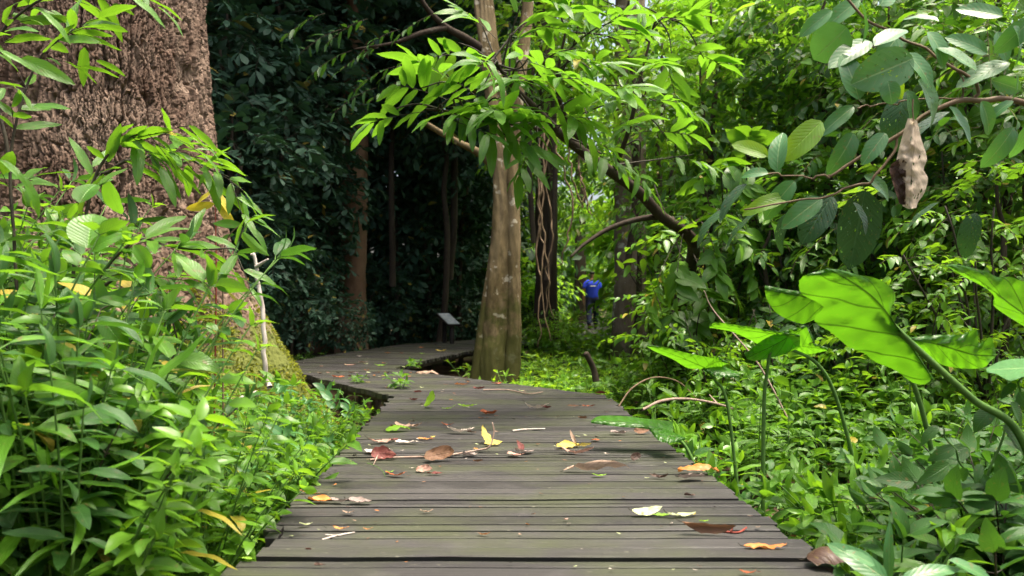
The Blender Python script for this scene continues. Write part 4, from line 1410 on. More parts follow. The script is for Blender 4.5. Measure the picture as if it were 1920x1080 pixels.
ear_plant("elephant ear plant at the right rim with a bright leaf rising above the huge leaf", [(2120, 960, 2.5), (2080, 820, 2.45), (2010, 690, 2.4), (1960, 612, 2.36)],
          [([(1990, 640), (1900, 575), (1835, 526), (1778, 498)], [(2020, 560), (1960, 520), (1925, 529), (1895, 519), (1872, 520), (1845, 508), (1800, 497), (1778, 496)],
            [(1990, 660), (1940, 625), (1920, 612), (1885, 590), (1862, 572), (1864, 556), (1848, 540), (1810, 520), (1778, 500)], plane(1900, 575, 2.36, .06, .16))], 13, .013)
ear_plant("elephant ear plant whose shiny pale leaf shows its upper face at the right rim", [(2060, 900, 2.8), (2020, 800, 2.75), (1985, 720, 2.7), (1970, 700, 2.7)],
          [([(1990, 690), (1920, 690), (1850, 694)], [(1990, 672), (1920, 672), (1880, 676), (1850, 690)], [(1990, 712), (1925, 706), (1895, 714), (1870, 702), (1850, 698)], plane(1920, 690, 2.7, 0, -1.1))], 17, .010, 'broad')
ear_plant("elephant ear plant with a torn leaf lying over the right edge of the planks", [(1350, 880, 3.65), (1290, 845, 3.7), (1240, 815, 3.75), (1215, 800, 3.78)],
          [([(1262, 812), (1210, 797), (1150, 790), (1108, 791)], [(1262, 790), (1220, 786), (1170, 780), (1125, 780), (1108, 789)], [(1255, 815), (1210, 804), (1160, 800), (1108, 793)], plane(1215, 800, 3.78, 0, -.5)),
           ([(1215, 800), (1240, 815), (1285, 822)], [(1225, 800), (1250, 806), (1285, 820)], [(1215, 802), (1235, 826), (1262, 830), (1285, 824)], plane(1215, 800, 3.76, 0, -.5))], 21, .009)


# ------------------------------------------------------------------ leaves placed one by one
def picked(gl, items, Y, kind, org, jit=.12, facing=.75, lod='near', seed=0, bend=(.2, 1.0)):
    r_ = np.random.default_rng(seed)
    P, A, N, L, W_ = [], [], [], [], []
    for it in items:
        bx, by, tx, ty, w = it[:5]
        Yb = (it[5] if len(it) > 5 else Y) + r_.uniform(-jit, jit)
        b, t_ = at(bx, by, Yb), at(tx, ty, Yb + r_.uniform(-.05, .05))
        P.append(b - org); A.append(t_ - b); L.append(np.linalg.norm(t_ - b) * 1.06)
        N.append(np.array([r_.normal(0, .38), -facing, 1 - facing + .3 + r_.normal(0, .28)]))
        w0 = profile(kind, np.linspace(0, 1, 40)).max()
        W_.append(w / w0)
    leaves(gl, kind, P, A, N, L, W_, r_.uniform(bend[0], bend[1], len(P)), r_.random(len(P)), lod)


org = at(1935, 200, 2.75)
bl = thing("broad_leaf_branch", "branch of large leathery oval leaves, some eaten to lace, at upper right", "branch", org)
gs = Geo()
for pts, rd in (([(2100, 330), (1935, 205), (1835, 186), (1770, 200), (1690, 252), (1620, 296), (1560, 330)], [.014, .011, .009, .007, .005]), ([(1835, 186), (1818, 150), (1760, 110), (1690, 70), (1610, 20), (1560, -60)], [.007, .006, .005, .005, .004]),
                ([(1715, 188), (1660, 196), (1612, 202)], [.003, .003, .003]), ([(1560, 330), (1500, 332), (1440, 325)], [.004, .003, .003]), ([(1690, 252), (1640, 330), (1600, 350), (1540, 372), (1400, 392)], [.005, .005, .004, .003]),
                ([(1790, 120), (1800, 180), (1715, 190), (1712, 222)], [.003, .003, .0025]), ([(1925, 110), (1930, 170), (1940, 205)], [.004, .004, .005])):
    tube(gs, [at(a, b, 2.75) - org for a, b in pts], rd, 36, 8, .02)
link("stem", gs.mesh("stem", M['stem_brown']), bl)
gl = Geo()
picked(gl, [(1588, 52, 1528, 108, .95), (1610, 186, 1588, 96, .46), (1632, 78, 1560, 114, .45), (1640, 86, 1700, 44, .42), (1665, 152, 1674, 192, .8), (1600, 200, 1542, 244, .36), (1612, 0, 1548, 42, .5), (1612, 4, 1642, 70, .5),
            (1650, 10, 1690, -50, .5), (1458, 322, 1456, 238, .40), (1440, 325, 1388, 318, .46), (1490, 340, 1430, 402, .42), (1905, 140, 1914, 192, .35), (1900, 190, 1842, 218, .4), (1930, 230, 1905, 300, .32),
            (1700, 100, 1760, 150, .45), (1870, 60, 1890, 110, .5), (1760, 40, 1700, 20, .5), (1540, 372, 1470, 420, .45), (1880, 30, 1800, 10, .45), (1850, 100, 1790, 60, .42), (1600, 250, 1570, 320, .45), (1660, 250, 1620, 300, .45), (1740, 60, 1790, 110, .5), (1840, 190, 1870, 250, .45), (1780, 200, 1830, 260, .42), (1900, 240, 1860, 310, .42), (1690, 60, 1650, 110, .5), (1560, 20, 1500, 60, .45), (1930, 40, 1880, 90, .5), (1860, 150, 1920, 170, .4)], 2.7, 'oblong', org, seed=1)
link("foliage", gl.mesh("foliage", M['broad']), bl)
gl = Geo()
picked(gl, [(1712, 110, 1610, 152, .62), (1892, 118, 1798, 152, .46), (1830, 132, 1768, 78, .55), (1722, 150, 1790, 225, .6), (1620, 330, 1690, 365, .35), (1700, 170, 1735, 235, .55), (1900, 50, 1935, 110, .6)], 2.68, 'oblong', org, seed=2)
link("eaten_foliage", gl.mesh("eaten_foliage", M['eaten']), bl)
gl = Geo()
picked(gl, [(1540, 228, 1474, 292, .46), (1440, 292, 1380, 262, .42), (1475, 370, 1400, 385, .35), (1645, 120, 1700, 180, .5)], 2.74, 'oblong', org, seed=3)
link("young_foliage", gl.mesh("young_foliage", M['lime']), bl)
gl = Geo()
picked(gl, [(1560, 368, 1503, 448, .55), (1704, 172, 1648, 262, .62), (1370, 392, 1286, 432, .46), (1420, 400, 1350, 450, .4), (1480, 400, 1440, 470, .45), (1760, 380, 1700, 420, .4), (1830, 400, 1800, 480, .42), (1600, 380, 1640, 430, .4),
            (1650, 380, 1560, 420, .45), (1780, 210, 1700, 250, .5), (1400, 345, 1340, 400, .4)], 2.85, 'oblong', org, seed=4, facing=.3)
M['eaten_shaded'] = leaf_mat("leaf_eaten_shaded", (0.018, 0.055, 0.022), (0.035, 0.09, 0.03), (0.05, 0.15, 0.02), .18, .4, .5, freq=8, holes=13.0)  # darker copy of the eaten leaf, shade put into its colour
picked(gl, [(1622, 358, 1598, 498, .52)], 2.8, 'oblong', org, seed=5, facing=.9)
link("shaded_foliage", gl.mesh("shaded_foliage", M['eaten_shaded']), bl)

# right rim: dark glossy rounded leaves on thin green stalks
org = at(1850, 860, 2.6)
org[2] = float(gz(org[0], 2.6))
rr_ = thing("round_leaf_shrub", "dark glossy shrub of rounded pointed leaves at the right rim below the large leaves", "shrub", org)
gs = Geo()
for pts in ([(1850, 990), (1848, 900), (1900, 760), (1925, 700)], [(1850, 990), (1840, 920), (1795, 860), (1770, 800)], [(1850, 990), (1880, 930), (1920, 880)]):
    tube(gs, [at(a, b, 2.6) - org for a, b in pts], [.006, .004, .003], 24, 7, .02)
link("stem", gs.mesh("stem", M['stem_green']), rr_)
gl = Geo()
picked(gl, [(1848, 930, 1810, 968, .62), (1850, 930, 1882, 956, .5), (1860, 950, 1892, 996, .5), (1838, 980, 1812, 1005, .8), (1860, 770, 1820, 800, .62), (1895, 755, 1925, 800, .6), (1880, 800, 1930, 850, .5), (1800, 860, 1755, 835, .5), (1790, 840, 1740, 860, .45),
            (1815, 840, 1755, 872, .45), (1815, 880, 1790, 905, .5), (1838, 870, 1830, 905, .4), (1890, 870, 1925, 925, .6), (1870, 1000, 1830, 1030, .5), (1900, 970, 1930, 1010, .6), (1905, 720, 1870, 742, .45), (1910, 735, 1935, 770, .6),
            (1760, 800, 1720, 830, .4), (1880, 1010, 1900, 1060, .5), (1800, 900, 1760, 930, .45), (1780, 870, 1730, 905, .4), (1840, 1040, 1790, 1065, .4)], 2.6, 'ovate', org, seed=6, facing=.6)
link("foliage", gl.mesh("foliage", M['dark']), rr_)

# near bottom right: big striped blades beside the deck
org = at(1690, 1080, 2.02)
org[2] = float(gz(org[0], 2.02))
nb = thing("long_blade_herb", "herb with big pale ribbed blades at the bottom edge right of the planks", "herb", org)
gl = Geo()
picked(gl, [(1665, 1090, 1562, 1008, .34), (1668, 1095, 1664, 985, .16), (1690, 1090, 1800, 1050, .26), (1780, 1050, 1880, 1085, .30), (1640, 1060, 1590, 1030, .4)], 2.02, 'lance', org, seed=8, facing=.45, bend=(.3, .8))
link("foliage", gl.mesh("foliage", M['broad']), nb)
gs = Geo()
for a, b in ((1665, 1090), (1690, 1090), (1780, 1050), (1640, 1060)):
    tube(gs, [(0, 0, 0), (at(a, b, 2.02) - org) * [.6, .6, .7], at(a, b, 2.02) - org], [.005, .004, .003], 12, 6)
link("stem", gs.mesh("stem", M['stem_green']), nb)

# left: saplings whose sprays cross in front of the old trunk
org = at(60, 700, 2.9)
org[2] = float(gz(org[0], 2.9))
ls = thing("lance_leaf_sapling", "tall sapling whose long leaves cross in front of the old trunk at left", "sapling", org)
gs = Geo()
br = [[(60, 900), (110, 700), (160, 560), (250, 455), (330, 465), (440, 470)], [(110, 700), (140, 500), (180, 330), (240, 260), (310, 250)], [(60, 900), (40, 600), (20, 300), (70, 120), (130, 60)], [(180, 330), (250, 300), (330, 290), (430, 335)],
      [(160, 560), (230, 520), (300, 540), (350, 690)], [(20, 300), (-20, 100), (100, -10), (235, -20)]]
bp = [[at(a, b, 2.9 + .12 * i) - org for a, b in q] for i, q in enumerate(br)]
for q in bp:
    tube(gs, q, [.009, .007, .005, .003], 30, 7, .02)
gl = Geo()
P, D = [], []
for q in bp:
    sp_ = smooth_path(q, 10)
    tg = np.gradient(sp_, axis=0)
    for i in range(3, 10):
        for k in range(2):
            P.append(sp_[i]); D.append(unit(tg[i]) + rng.normal(0, .55, 3))
sprays(gl, gs, 'lance', P, D, .15, 3, .165, 'near', spread=.95, droop=.2, bend=(.1, .7), wr=.002, bias=(.2, 0, 0), lv=.4)
link("foliage", gl.mesh("foliage", M['mid']), ls)
gl = Geo()
picked(gl, [(165, 465, 172, 400, .98, 2.4), (172, 470, 210, 432, .5, 2.4), (250, 460, 288, 500, .5, 2.5), (190, 595, 232, 648, .5, 2.5), (150, 380, 172, 338, .9, 2.6), (205, 340, 218, 402, .62, 2.6)], 2.5, 'round', org, seed=12, facing=.8, jit=.04)
link("round_foliage", gl.mesh("round_foliage", M['bright']), ls)
gl = Geo()
picked(gl, [(40, 330, 92, 400, .22, 2.2), (235, -12, 315, 36, .26, 2.2), (0, 95, 62, 125, .3, 2.2), (0, 300, 55, 330, .2, 2.2), (40, 110, 118, 140, .26, 2.3), (75, 20, 140, 68, .25, 2.3), (130, 690, 175, 790, .26, 2.3), (10, 60, 60, 40, .3, 2.4), (60, 200, 125, 196, .3, 2.4)], 2.3, 'lance', org, seed=13, facing=.55, jit=.03)
link("near_foliage", gl.mesh("near_foliage", M['bright']), ls)
link("stem", gs.mesh("stem", M['stem_dark']), ls)

org = at(402, 480, 3.6)
ysp = thing("yellow_leaf_seedling", "slim seedling with a few drooping yellow leaves before the old trunk", "seedling", (org[0], 3.6, float(gz(org[0], 3.6))))
org = np.array(ysp.location)
gs, gl = Geo(), Geo()
tube(gs, [org * 0, at(405, 560, 3.6) - org, at(403, 355, 3.6) - org], [.005, .004, .002], 24, 6)
link("stem", gs.mesh("stem", M['stem_red']), ysp)
picked(gl, [(402, 382, 340, 394, .26), (400, 358, 366, 380, .28), (404, 358, 434, 398, .30), (406, 383, 446, 424, .28), (402, 356, 392, 344, .5), (403, 356, 412, 348, .5)], 3.6, 'lance', org, seed=14, facing=.8, jit=.02)
link("foliage", gl.mesh("foliage", M['yellow']), ysp)

org = at(425, 455, 3.4)
gsp = thing("lance_leaf_seedling", "seedling with a fan of fresh serrated leaves reaching right of the old trunk", "seedling", (org[0], 3.4, float(gz(org[0], 3.4))))
org = np.array(gsp.location)
gs, gl = Geo(), Geo()
tube(gs, [org * 0, at(418, 560, 3.4) - org, at(425, 452, 3.4) - org, at(470, 408, 3.4) - org], [.005, .004, .003, .002], 24, 6)
link("stem", gs.mesh("stem", M['stem_brown']), gsp)
picked(gl, [(455, 425, 395, 412, .26), (460, 418, 510, 458, .2), (468, 412, 528, 433, .17), (472, 406, 513, 420, .22), (475, 404, 512, 408, .2), (462, 414, 458, 402, .5), (440, 440, 400, 450, .3)], 3.4, 'lance', org, seed=15, facing=.6, jit=.02)
link("foliage", gl.mesh("foliage", M['bright']), gsp)

for o_ in bpy.data.objects:
    if o_.name.split('.')[0] == 'branchwork':
        o_['kind'] = 'stuff'                     # hundreds of fine twigs in one part

# ------------------------------------------------------------------ dead leaf hanging at upper right
def dry(name, c1, c2, rib, rough=.6, holes=0.0, tf=.12):
    return leaf_mat("dry_" + name, c1, c2, tuple(min(1, c * 1.4) for c in c2), tf, rough, .3, freq=9, vein=.55, veincol=rib, holes=holes, under=.15)


DM = {
    'tan': dry('tan', (.30, .20, .13), (.42, .30, .22), (.22, .13, .08)), 'rust': dry('rust', (.22, .05, .015), (.36, .10, .03), (.12, .03, .01)),
    'brown': dry('brown', (.11, .055, .025), (.20, .10, .05), (.06, .03, .015)), 'darkred': dry('darkred', (.08, .018, .014), (.16, .04, .03), (.05, .012, .01)),
    'yellow': dry('yellow', (.55, .42, .05), (.72, .58, .16), (.45, .33, .04), tf=.25), 'lime': dry('lime', (.14, .32, .02), (.26, .46, .04), (.3, .5, .08), .4, tf=.35),
    'pale': dry('pale', (.52, .44, .36), (.66, .58, .50), (.42, .33, .25)), 'grey': dry('grey', (.20, .15, .13), (.32, .26, .23), (.12, .09, .08)),
    'orange': dry('orange', (.45, .13, .025), (.62, .26, .07), (.30, .08, .02), .35), 'black': dry('black', (.012, .010, .009), (.035, .028, .025), (.02, .02, .02)),
    'pink': dry('pink', (.34, .18, .13), (.46, .28, .22), (.25, .12, .09)), 'celery': dry('celery', (.45, .52, .22), (.60, .66, .36), (.62, .66, .4), .4, tf=.3),
    'hanging': dry('hanging', (.46, .36, .25), (.60, .50, .38), (.16, .09, .05), holes=6.5, tf=.35), 'umber': dry('umber', (.060, .034, .022), (.10, .06, .042), (.04, .022, .014), .45),
}
org = at(1712, 220, 2.6)
dl = link("dead_leaf", None, None, org)
tag(dl, "curled pale brown dead leaf hanging from the large leaved branch at upper right", "dead leaf")
g = Geo()
strip(g, [(1713, 222), (1716, 260), (1710, 310), (1708, 350), (1704, 392)], [(1702, 222), (1692, 255), (1683, 290), (1680, 318), (1692, 345), (1690, 372), (1692, 386)],
      [(1720, 228), (1728, 262), (1738, 296), (1732, 318), (1740, 335), (1733, 362), (1722, 378), (1718, 390)], lambda px, py: 2.6 + .0009 * abs(px - 1711), .001, cup=.030, wave=.004, n=44, m=8, seed=4, crk=.030)
V = np.concatenate(g.V) - org
link("blade", mesh_np("blade", V, np.concatenate(g.Q), np.concatenate(g.U), np.concatenate(g.R), DM['hanging']), dl)
g = Geo()
strip(g, [(1690, 296), (1682, 330), (1692, 384)], [(1682, 300), (1668, 318), (1686, 382)], [(1700, 300), (1698, 340), (1698, 384)], lambda px, py: 2.64, .001, cup=-.02, wave=.01, n=20, seed=9)
V = np.concatenate(g.V) - org
link("curled_margin", mesh_np("curled_margin", V, np.concatenate(g.Q), np.concatenate(g.U), np.concatenate(g.R), DM['umber']), dl)
g = Geo()
tube(g, [at(1712, 186, 2.6) - org, at(1711, 204, 2.6) - org, at(1713, 226, 2.6) - org], [.003, .0025, .0025], 12, 6)
link("leaf_stalk", g.mesh("leaf_stalk", M['stem_brown']), dl)


# ------------------------------------------------------------------ fallen leaves on the planks
def fallen(px, py, lp_, mat, label, kind='ovate', yaw=0, cup=1.0, bend=.4, roll=0.0, pitch=0.0, w=1.0, cat="fallen leaf", group=None, stalk=True, dz=0.004, crinkle=.09, name="fallen_leaf"):
    c = onz(px, py, 0.0)
    L = lp_ * c[1] / 1400
    V0, Q0, U0 = leaf_template(kind, 14, 6, 0, 0)
    kk = hash2(np.array([int(px * 7)]), np.array([int(py * 5)]))[0] * 90
    x, y = V0[:, 0] * w * (1 + .28 * (vnoise(V0[:, 1] * 9 + kk, np.sign(V0[:, 0]) * 7 + kk, 4) - .5)), V0[:, 1] - .5
    x = x + .10 * np.sin(V0[:, 1] * 3.1 + kk) - .05
    hw = np.abs(x).max()
    ph = x / hw * cup
    xx = np.sin(ph) / max(abs(cup), 1e-3) * hw
    zz = (1 - np.cos(ph)) / (cup if abs(cup) > 1e-3 else 1e-3) * hw
    b = bend if abs(bend) > 1e-3 else 1e-3
    yy = np.sin(b * 2 * y) / (2 * b)
    zb = (1 - np.cos(b * 2 * y)) / (2 * b)
    k = hash2(np.array([int(px)]), np.array([int(py)]))[0] * 50
    z = zz + zb + crinkle * (vnoise(x * 14 + k, y * 9 + k, 3) - .5) + crinkle * .6 * (vnoise(x * 30 + k, y * 22 + k, 5) - .5)
    yy = yy + crinkle * .5 * (vnoise(x * 12 + k, y * 12 - k, 8) - .5)
    V = np.stack([yy, xx, z], 1) * L
    Rm = np.array(Matrix.Rotation(math.radians(yaw), 3, 'Z') @ Matrix.Rotation(math.radians(pitch), 3, 'Y') @ Matrix.Rotation(math.radians(roll), 3, 'X'))
    V = V @ Rm.T
    V[:, 2] += dz + .003 - V[:, 2].min()
    o = link(name, mesh_np(name, V, Q0, U0, np.full(len(V), hash2(np.array([int(px * 3)]), np.array([int(py)]))[0]), DM[mat]), None, (c[0], c[1], 0))
    tag(o, label, cat, group)
    if stalk and lp_ > 28:
        g = Geo()
        b0 = V[3]
        d = unit(V[3] - V[3 + 14])
        tube(g, [b0 - d * .004, b0 + d * L * .07, b0 + d * L * .14 + np.array([0, .002, .006])], [.0016, .0014, .001], 8, 5)
        link("leaf_stalk", g.mesh("leaf_stalk", M['stem_dark']), o)
    return o


for a in [
    # far part of the walk
    (635, 709, 25, 'rust', "dark red leaf at the left rim of the bend, farthest left on the planks", 'ovate', 5, .8),
    (681, 681, 18, 'tan', "small tan leaf beyond the bend near the far planks", 'ovate', 0, .8),
    (714, 687, 26, 'lime', "lime green leaf lying just before the gap at the inside of the bend", 'lance', 3, .4),
    (827, 659, 22, 'yellow', "yellow leaf on the far planks beside the foot of the bend tree", 'lance', 0, .9),
    (674, 669, 10, 'pale', "tiny whitish leaf on the far planks at left", 'ovate', 0, .8),
    (727, 663, 12, 'orange', "small orange leaf in the middle of the far planks", 'ovate', 0, .8),
    (753, 663, 8, 'rust', "tiny rust leaf right of the small orange leaf on the far planks", 'ovate', 30, .8),
    (824, 652, 9, 'brown', "tiny brown leaf farthest back on the planks", 'ovate', 10, .8),
    (792, 664, 11, 'lime', "tiny green leaf on the far planks left of the yellow leaf", 'ovate', 0, .3),
    (656, 686, 22, 'pink', "pinkish flat leaf at the left of the bend", 'ovate', 2, .3),
    (688, 696, 11, 'rust', "tiny reddish leaf in the middle of the bend", 'ovate', 2, .6),
    (720, 682, 8, 'orange', "tiny orange yellow leaf above the lime leaf at the bend", 'ovate', 2, .6),
    (667, 709, 10, 'pink', "tiny pink leaf right of the dark red leaf at the bend", 'ovate', 2, .6),
    (690, 718, 9, 'yellow', "tiny yellow leaf on the planks below the left rim of the bend", 'ovate', 2, .6),
    (767, 707, 8, 'orange', "tiny orange leaf left of the hollow curled leaf", 'ovate', 2, .6),
    (784, 737, 18, 'darkred', "crumpled dull red leaf beside the green sprout on the planks", 'ovate', 0, 1.5),
    (865, 723, 27, 'orange', "thin orange brown leaf near the right side of the bend", 'lance', 5, .8),
    (880, 718, 12, 'brown', "small brown leaf touching the thin orange brown leaf", 'ovate', 40, 1.2),
    (898, 731, 22, 'darkred', "dark red crumpled leaf at the left end of the long thin twig", 'ovate', 20, 1.6),
    (776, 752, 20, 'darkred', "dull red leaf left of the upright green leaf", 'ovate', 10, 1.4),
    (932, 721, 22, 'rust', "rust red leaf behind the long thin twig", 'lance', 0, .7),
    # middle part
    (877, 764, 40, 'lime', "yellow green narrow leaf lying right of the upright green leaf", 'lance', 4, .6),
    (1007, 767, 50, 'pale', "cream leaf with a dark rolled end, alone on the middle planks", 'lance', -3, .9),
    (1024, 767, 22, 'darkred', "dark brown rolled scrap against the cream leaf", 'ovate', -2, 1.6),
    (1077, 764, 27, 'brown', "small red brown leaf right of the cream leaf", 'lance', 0, 1.2),
    (917, 778, 35, 'rust', "curled rust brown leaf in the middle of the deck before the cream leaf", 'ovate', 5, 1.5),
    (864, 812, 56, 'pale', "long pale pink leaf left of the forked twig tip", 'lance', -8, .9),
    (885, 813, 18, 'brown', "small brown curl at the end of the long pale pink leaf", 'ovate', -5, 1.6),
    (839, 799, 26, 'rust', "thin rust leaf above the long pale pink leaf", 'lance', 0, .5),
    (766, 803, 56, 'tan', "dry tan leaf with a dark curl behind the arched green leaf", 'lance', 4, .9),
    (738, 802, 18, 'darkred', "dark red curl at the left end of the dry tan leaf", 'ovate', -30, 1.6),
    (714, 832, 50, 'pink', "pinkish brown leaf with one end raised at the left of the planks", 'lance', 6, .9),
    (737, 828, 22, 'darkred', "raised dark red leaf tip right of the pinkish brown leaf", 'ovate', 30, 1.3),
    (764, 833, 48, 'pale', "flat pale tan leaf right of the raised dark red tip", 'lance', 4, .6),
    (797, 826, 30, 'orange', "narrow orange leaf in front of the long pale pink leaf", 'lance', 3, .6),
    (812, 822, 14, 'yellow', "upturned yellow leaf tip at the end of the narrow orange leaf", 'ovate', 60, 1.0),
    (700, 852, 34, 'pale', "pale grey leaf at the left end of the long twig", 'ovate', 8, 1.0),
    (727, 848, 28, 'pale', "second pale grey leaf under the long twig, right of the first", 'ovate', -20, 1.0),
    (665, 858, 16, 'black', "black shrivelled leaf at the far left end of the long twig", 'ovate', 60, 1.8),
    (881, 856, 30, 'grey', "small grey brown folded leaf between the ribbed brown leaf and the red leaf", 'ovate', 3, 1.7),
    (896, 868, 19, 'brown', "tiny brown curled leaf below the small grey brown leaf", 'ovate', 15, 1.8),
    (968, 857, 34, 'pink', "flat pinkish leaf in front of the lobed reddish leaf", 'ovate', 5, .6),
    (984, 851, 40, 'grey', "lobed reddish grey leaf in the centre of the deck", 'ovate', -8, 1.1),
    (1082, 852, 68, 'pink', "long pinkish tan leaf lying below the crumpled yellow leaf", 'lance', 2, .8),
    (743, 894, 44, 'rust', "bright red narrow leaf before the upright dark red leaf", 'lance', 0, .5),
    (731, 888, 20, 'lime', "small green leaf behind the bright red narrow leaf", 'ovate', 20, .8),
    (815, 892, 30, 'darkred', "dark narrow leaf right of the folded red brown leaf", 'lance', -8, 1.3),
    (1117, 885, 122, 'tan', "very long rolled tan leaf lying across the planks at right of centre", 'lance', -1, 2.2),
    (1124, 895, 28, 'lime', "lime green oval leaf below the very long rolled tan leaf", 'ovate', -12, .6),
    (1103, 764, 24, 'rust', "thin dark red leaf near the right edge behind the big green leaf", 'lance', 0, .9),
    (1127, 740, 24, 'darkred', "dark shrivelled leaf at the right rim where the bend begins", 'ovate', 0, 1.5),
    (1093, 787, 20, 'brown', "small brown crumple on the middle planks at right", 'ovate', 0, 1.8),
    (1117, 828, 18, 'rust', "small red scrap right of the crumpled yellow leaf", 'ovate', 0, 1.0),
    (1162, 815, 36, 'grey', "dark grey leaf before the torn green leaf at the right edge", 'ovate', 8, 1.2),
    (1235, 899, 38, 'umber', "dark splintered leaf left of the two big leaves at the right edge", 'lance', -8, 1.7),
    # near part
    (1278, 971, 58, 'celery', "long pale green leaf with a yellow tip in front of the right edge leaves", 'lance', -2, .8),
    (1301, 968, 16, 'yellow', "upturned yellow leaf tip at the right end of the long pale green leaf", 'ovate', 60, 1.0),
    (1240, 971, 36, 'lime', "lime leaf partly under the raised pale green leaf", 'lance', 4, .9),
    (1320, 981, 22, 'lime', "small green two lobed leaf right of the long pale green leaf", 'ovate', 10, .8),
    (1294, 933, 24, 'umber', "crumpled dark brown scrap below the two big leaves", 'ovate', 0, 2.2),
    (1433, 1033, 78, 'orange', "thin flat orange flake near the bottom right of the planks", 'lance', -2, .1),
    (1402, 1079, 32, 'rust', "red leaf cut by the bottom edge of the picture", 'lance', 0, .6),
    (602, 943, 48, 'orange', "orange tan leaf with a dark curl near the left edge of the planks", 'ovate', -6, 1.2),
    (584, 942, 16, 'umber', "dark curl at the left end of the orange tan leaf", 'ovate', 30, 1.8),
    (638, 944, 40, 'grey', "mauve brown leaf touching the orange tan leaf", 'ovate', -4, .9),
    (676, 946, 52, 'grey', "wavy mauve brown leaf, right one of the touching pair", 'ovate', -6, 1.1),
    (577, 926, 28, 'orange', "small orange brown leaf above the orange tan leaf at the left edge", 'lance', 2, .8),
    (907, 1006, 26, 'orange', "lone bright orange leaf in the middle of the near planks", 'lance', -8, 1.0),
    (600, 1065, 24, 'umber', "dark brown nub shaped leaf near the bottom left of the planks", 'ovate', 8, 2.0),
    (579, 1035, 14, 'darkred', "tiny dark seed like leaf in front of the black crumpled leaf", 'ovate', 0, 2.0),
    (465, 1053, 24, 'lime', "lime green leaf at the bottom left corner of the planks", 'ovate', -15, .8),
    (654, 965, 26, 'tan', "small dull tan leaf below the wavy mauve leaf", 'lance', 5, .5),
    (574, 988, 26, 'celery', "grey green torn leaf at the left under the overhanging green leaf", 'ovate', 0, .9),
    (640, 995, 34, 'orange', "thin orange flake beside the small forked twig", 'lance', -4, .3),
    (690, 996, 20, 'orange', "thin orange flake right of the small forked twig", 'lance', -2, .3),
    (800, 963, 26, 'tan', "thin tan sliver in the middle of the near planks", 'lance', -3, .5),
    (690, 1014, 10, 'brown', "tiny upright brown spike on the near planks", 'lance', 80, 1.5),
]:
    fallen(*a[:6], yaw=a[6], cup=a[7], bend=.25 + .2 * (a[2] % 3) if a[2] < 100 else .05, stalk=a[2] > 45, w=1.0 if a[2] < 100 else .62)

fallen(808, 766, 46, 'lime', "upright fresh green leaf standing on the middle planks", 'ovate', yaw=-50, cup=.7, bend=.3, pitch=-48)
fallen(842, 768, 30, 'lime', "narrow green leaf leaning right beside the upright fresh green leaf", 'lance', yaw=15, cup=.6, bend=.5, pitch=-12)
fallen(746, 809, 50, 'lime', "arched yellow green leaf at the left of the middle planks", 'ovate', yaw=-3, cup=-1.0, bend=-.55)
fallen(908, 832, 38, 'yellow', "upright yellow leaf wing behind the bent twig", 'ovate', yaw=105, cup=.5, bend=.2, pitch=-50, roll=20)
fallen(925, 836, 36, 'yellow', "yellow leaf wing lying right of the bent twig", 'ovate', yaw=12, cup=.8, bend=.2, roll=25)
fallen(721, 862, 52, 'darkred', "dark red leaf with a yellow rim standing on edge below the pale grey leaves", 'ovate', yaw=-6, cup=.8, bend=.5, roll=50, w=1.1)
fallen(824, 864, 58, 'brown', "big ribbed brown leaf standing on edge at the centre left", 'oblong', yaw=2, cup=.9, bend=.5, roll=55, w=1.25)
fallen(972, 845, 26, 'darkred', "raised dark red lobe at the left of the lobed reddish leaf", 'ovate', yaw=120, cup=.8, bend=.3, pitch=-40)
fallen(1065, 841, 50, 'yellow', "crumpled yellow leaf right of the deck centre", 'ovate', yaw=14, cup=.9, bend=.3, roll=20)
fallen(1092, 839, 36, 'yellow', "golden yellow upturned lobe right of the crumpled yellow leaf", 'lance', yaw=8, cup=1.2, bend=.5, roll=-15)
fallen(1073, 838, 36, 'tan', "tan roll sticking up out of the crumpled yellow leaf", 'lance', yaw=105, cup=2.0, bend=.2, pitch=-55)
fallen(797, 887, 36, 'pink', "folded red brown leaf standing up in front of the ribbed brown leaf", 'ovate', yaw=-30, cup=.8, bend=.2, roll=50)
fallen(1192, 866, 20, 'umber', "small dark brown leaf standing on edge at the right of the planks", 'round', yaw=0, cup=.4, bend=.1, roll=75)
fallen(1204, 814, 32, 'brown', "brown leaf standing on edge by the torn green leaf", 'oblong', yaw=0, cup=.6, bend=.1, roll=65)
fallen(1310, 889, 80, 'orange', "big arched orange brown leaf at the right edge of the planks", 'oblong', yaw=-2, cup=-1.3, bend=-.5, roll=-14, w=.9)
fallen(1298, 903, 54, 'grey', "ribbed grey brown leaf lying against the big arched orange leaf", 'oblong', yaw=10, cup=-.6, bend=-.2, roll=-16)
fallen(1212, 966, 62, 'celery', "raised pale green leaf with a dark stalk on the near right planks", 'lance', yaw=10, cup=.8, bend=.2, roll=52, w=1.3)
fallen(1330, 1007, 98, 'brown', "big rolled brown leaf lying on the near right planks", 'oblong', yaw=-11, cup=-2.5, bend=.04, roll=-4, w=.62, crinkle=.03)
fallen(1563, 1062, 112, 'umber', "large dark brown domed leaf at the bottom edge right of the planks", 'oblong', yaw=-6, cup=-1.35, bend=-.8, roll=-8, w=1.6, crinkle=.05)
fallen(529, 1010, 26, 'black', "black crumpled leaf standing up by the raised plank at left", 'ovate', yaw=60, cup=1.8, bend=.8, pitch=-60, crinkle=.2)
fallen(800, 703, 46, 'tan', "hollow curled tan leaf arching over dark shade at the bend", 'lance', yaw=-4, cup=-1.3, bend=-.5)

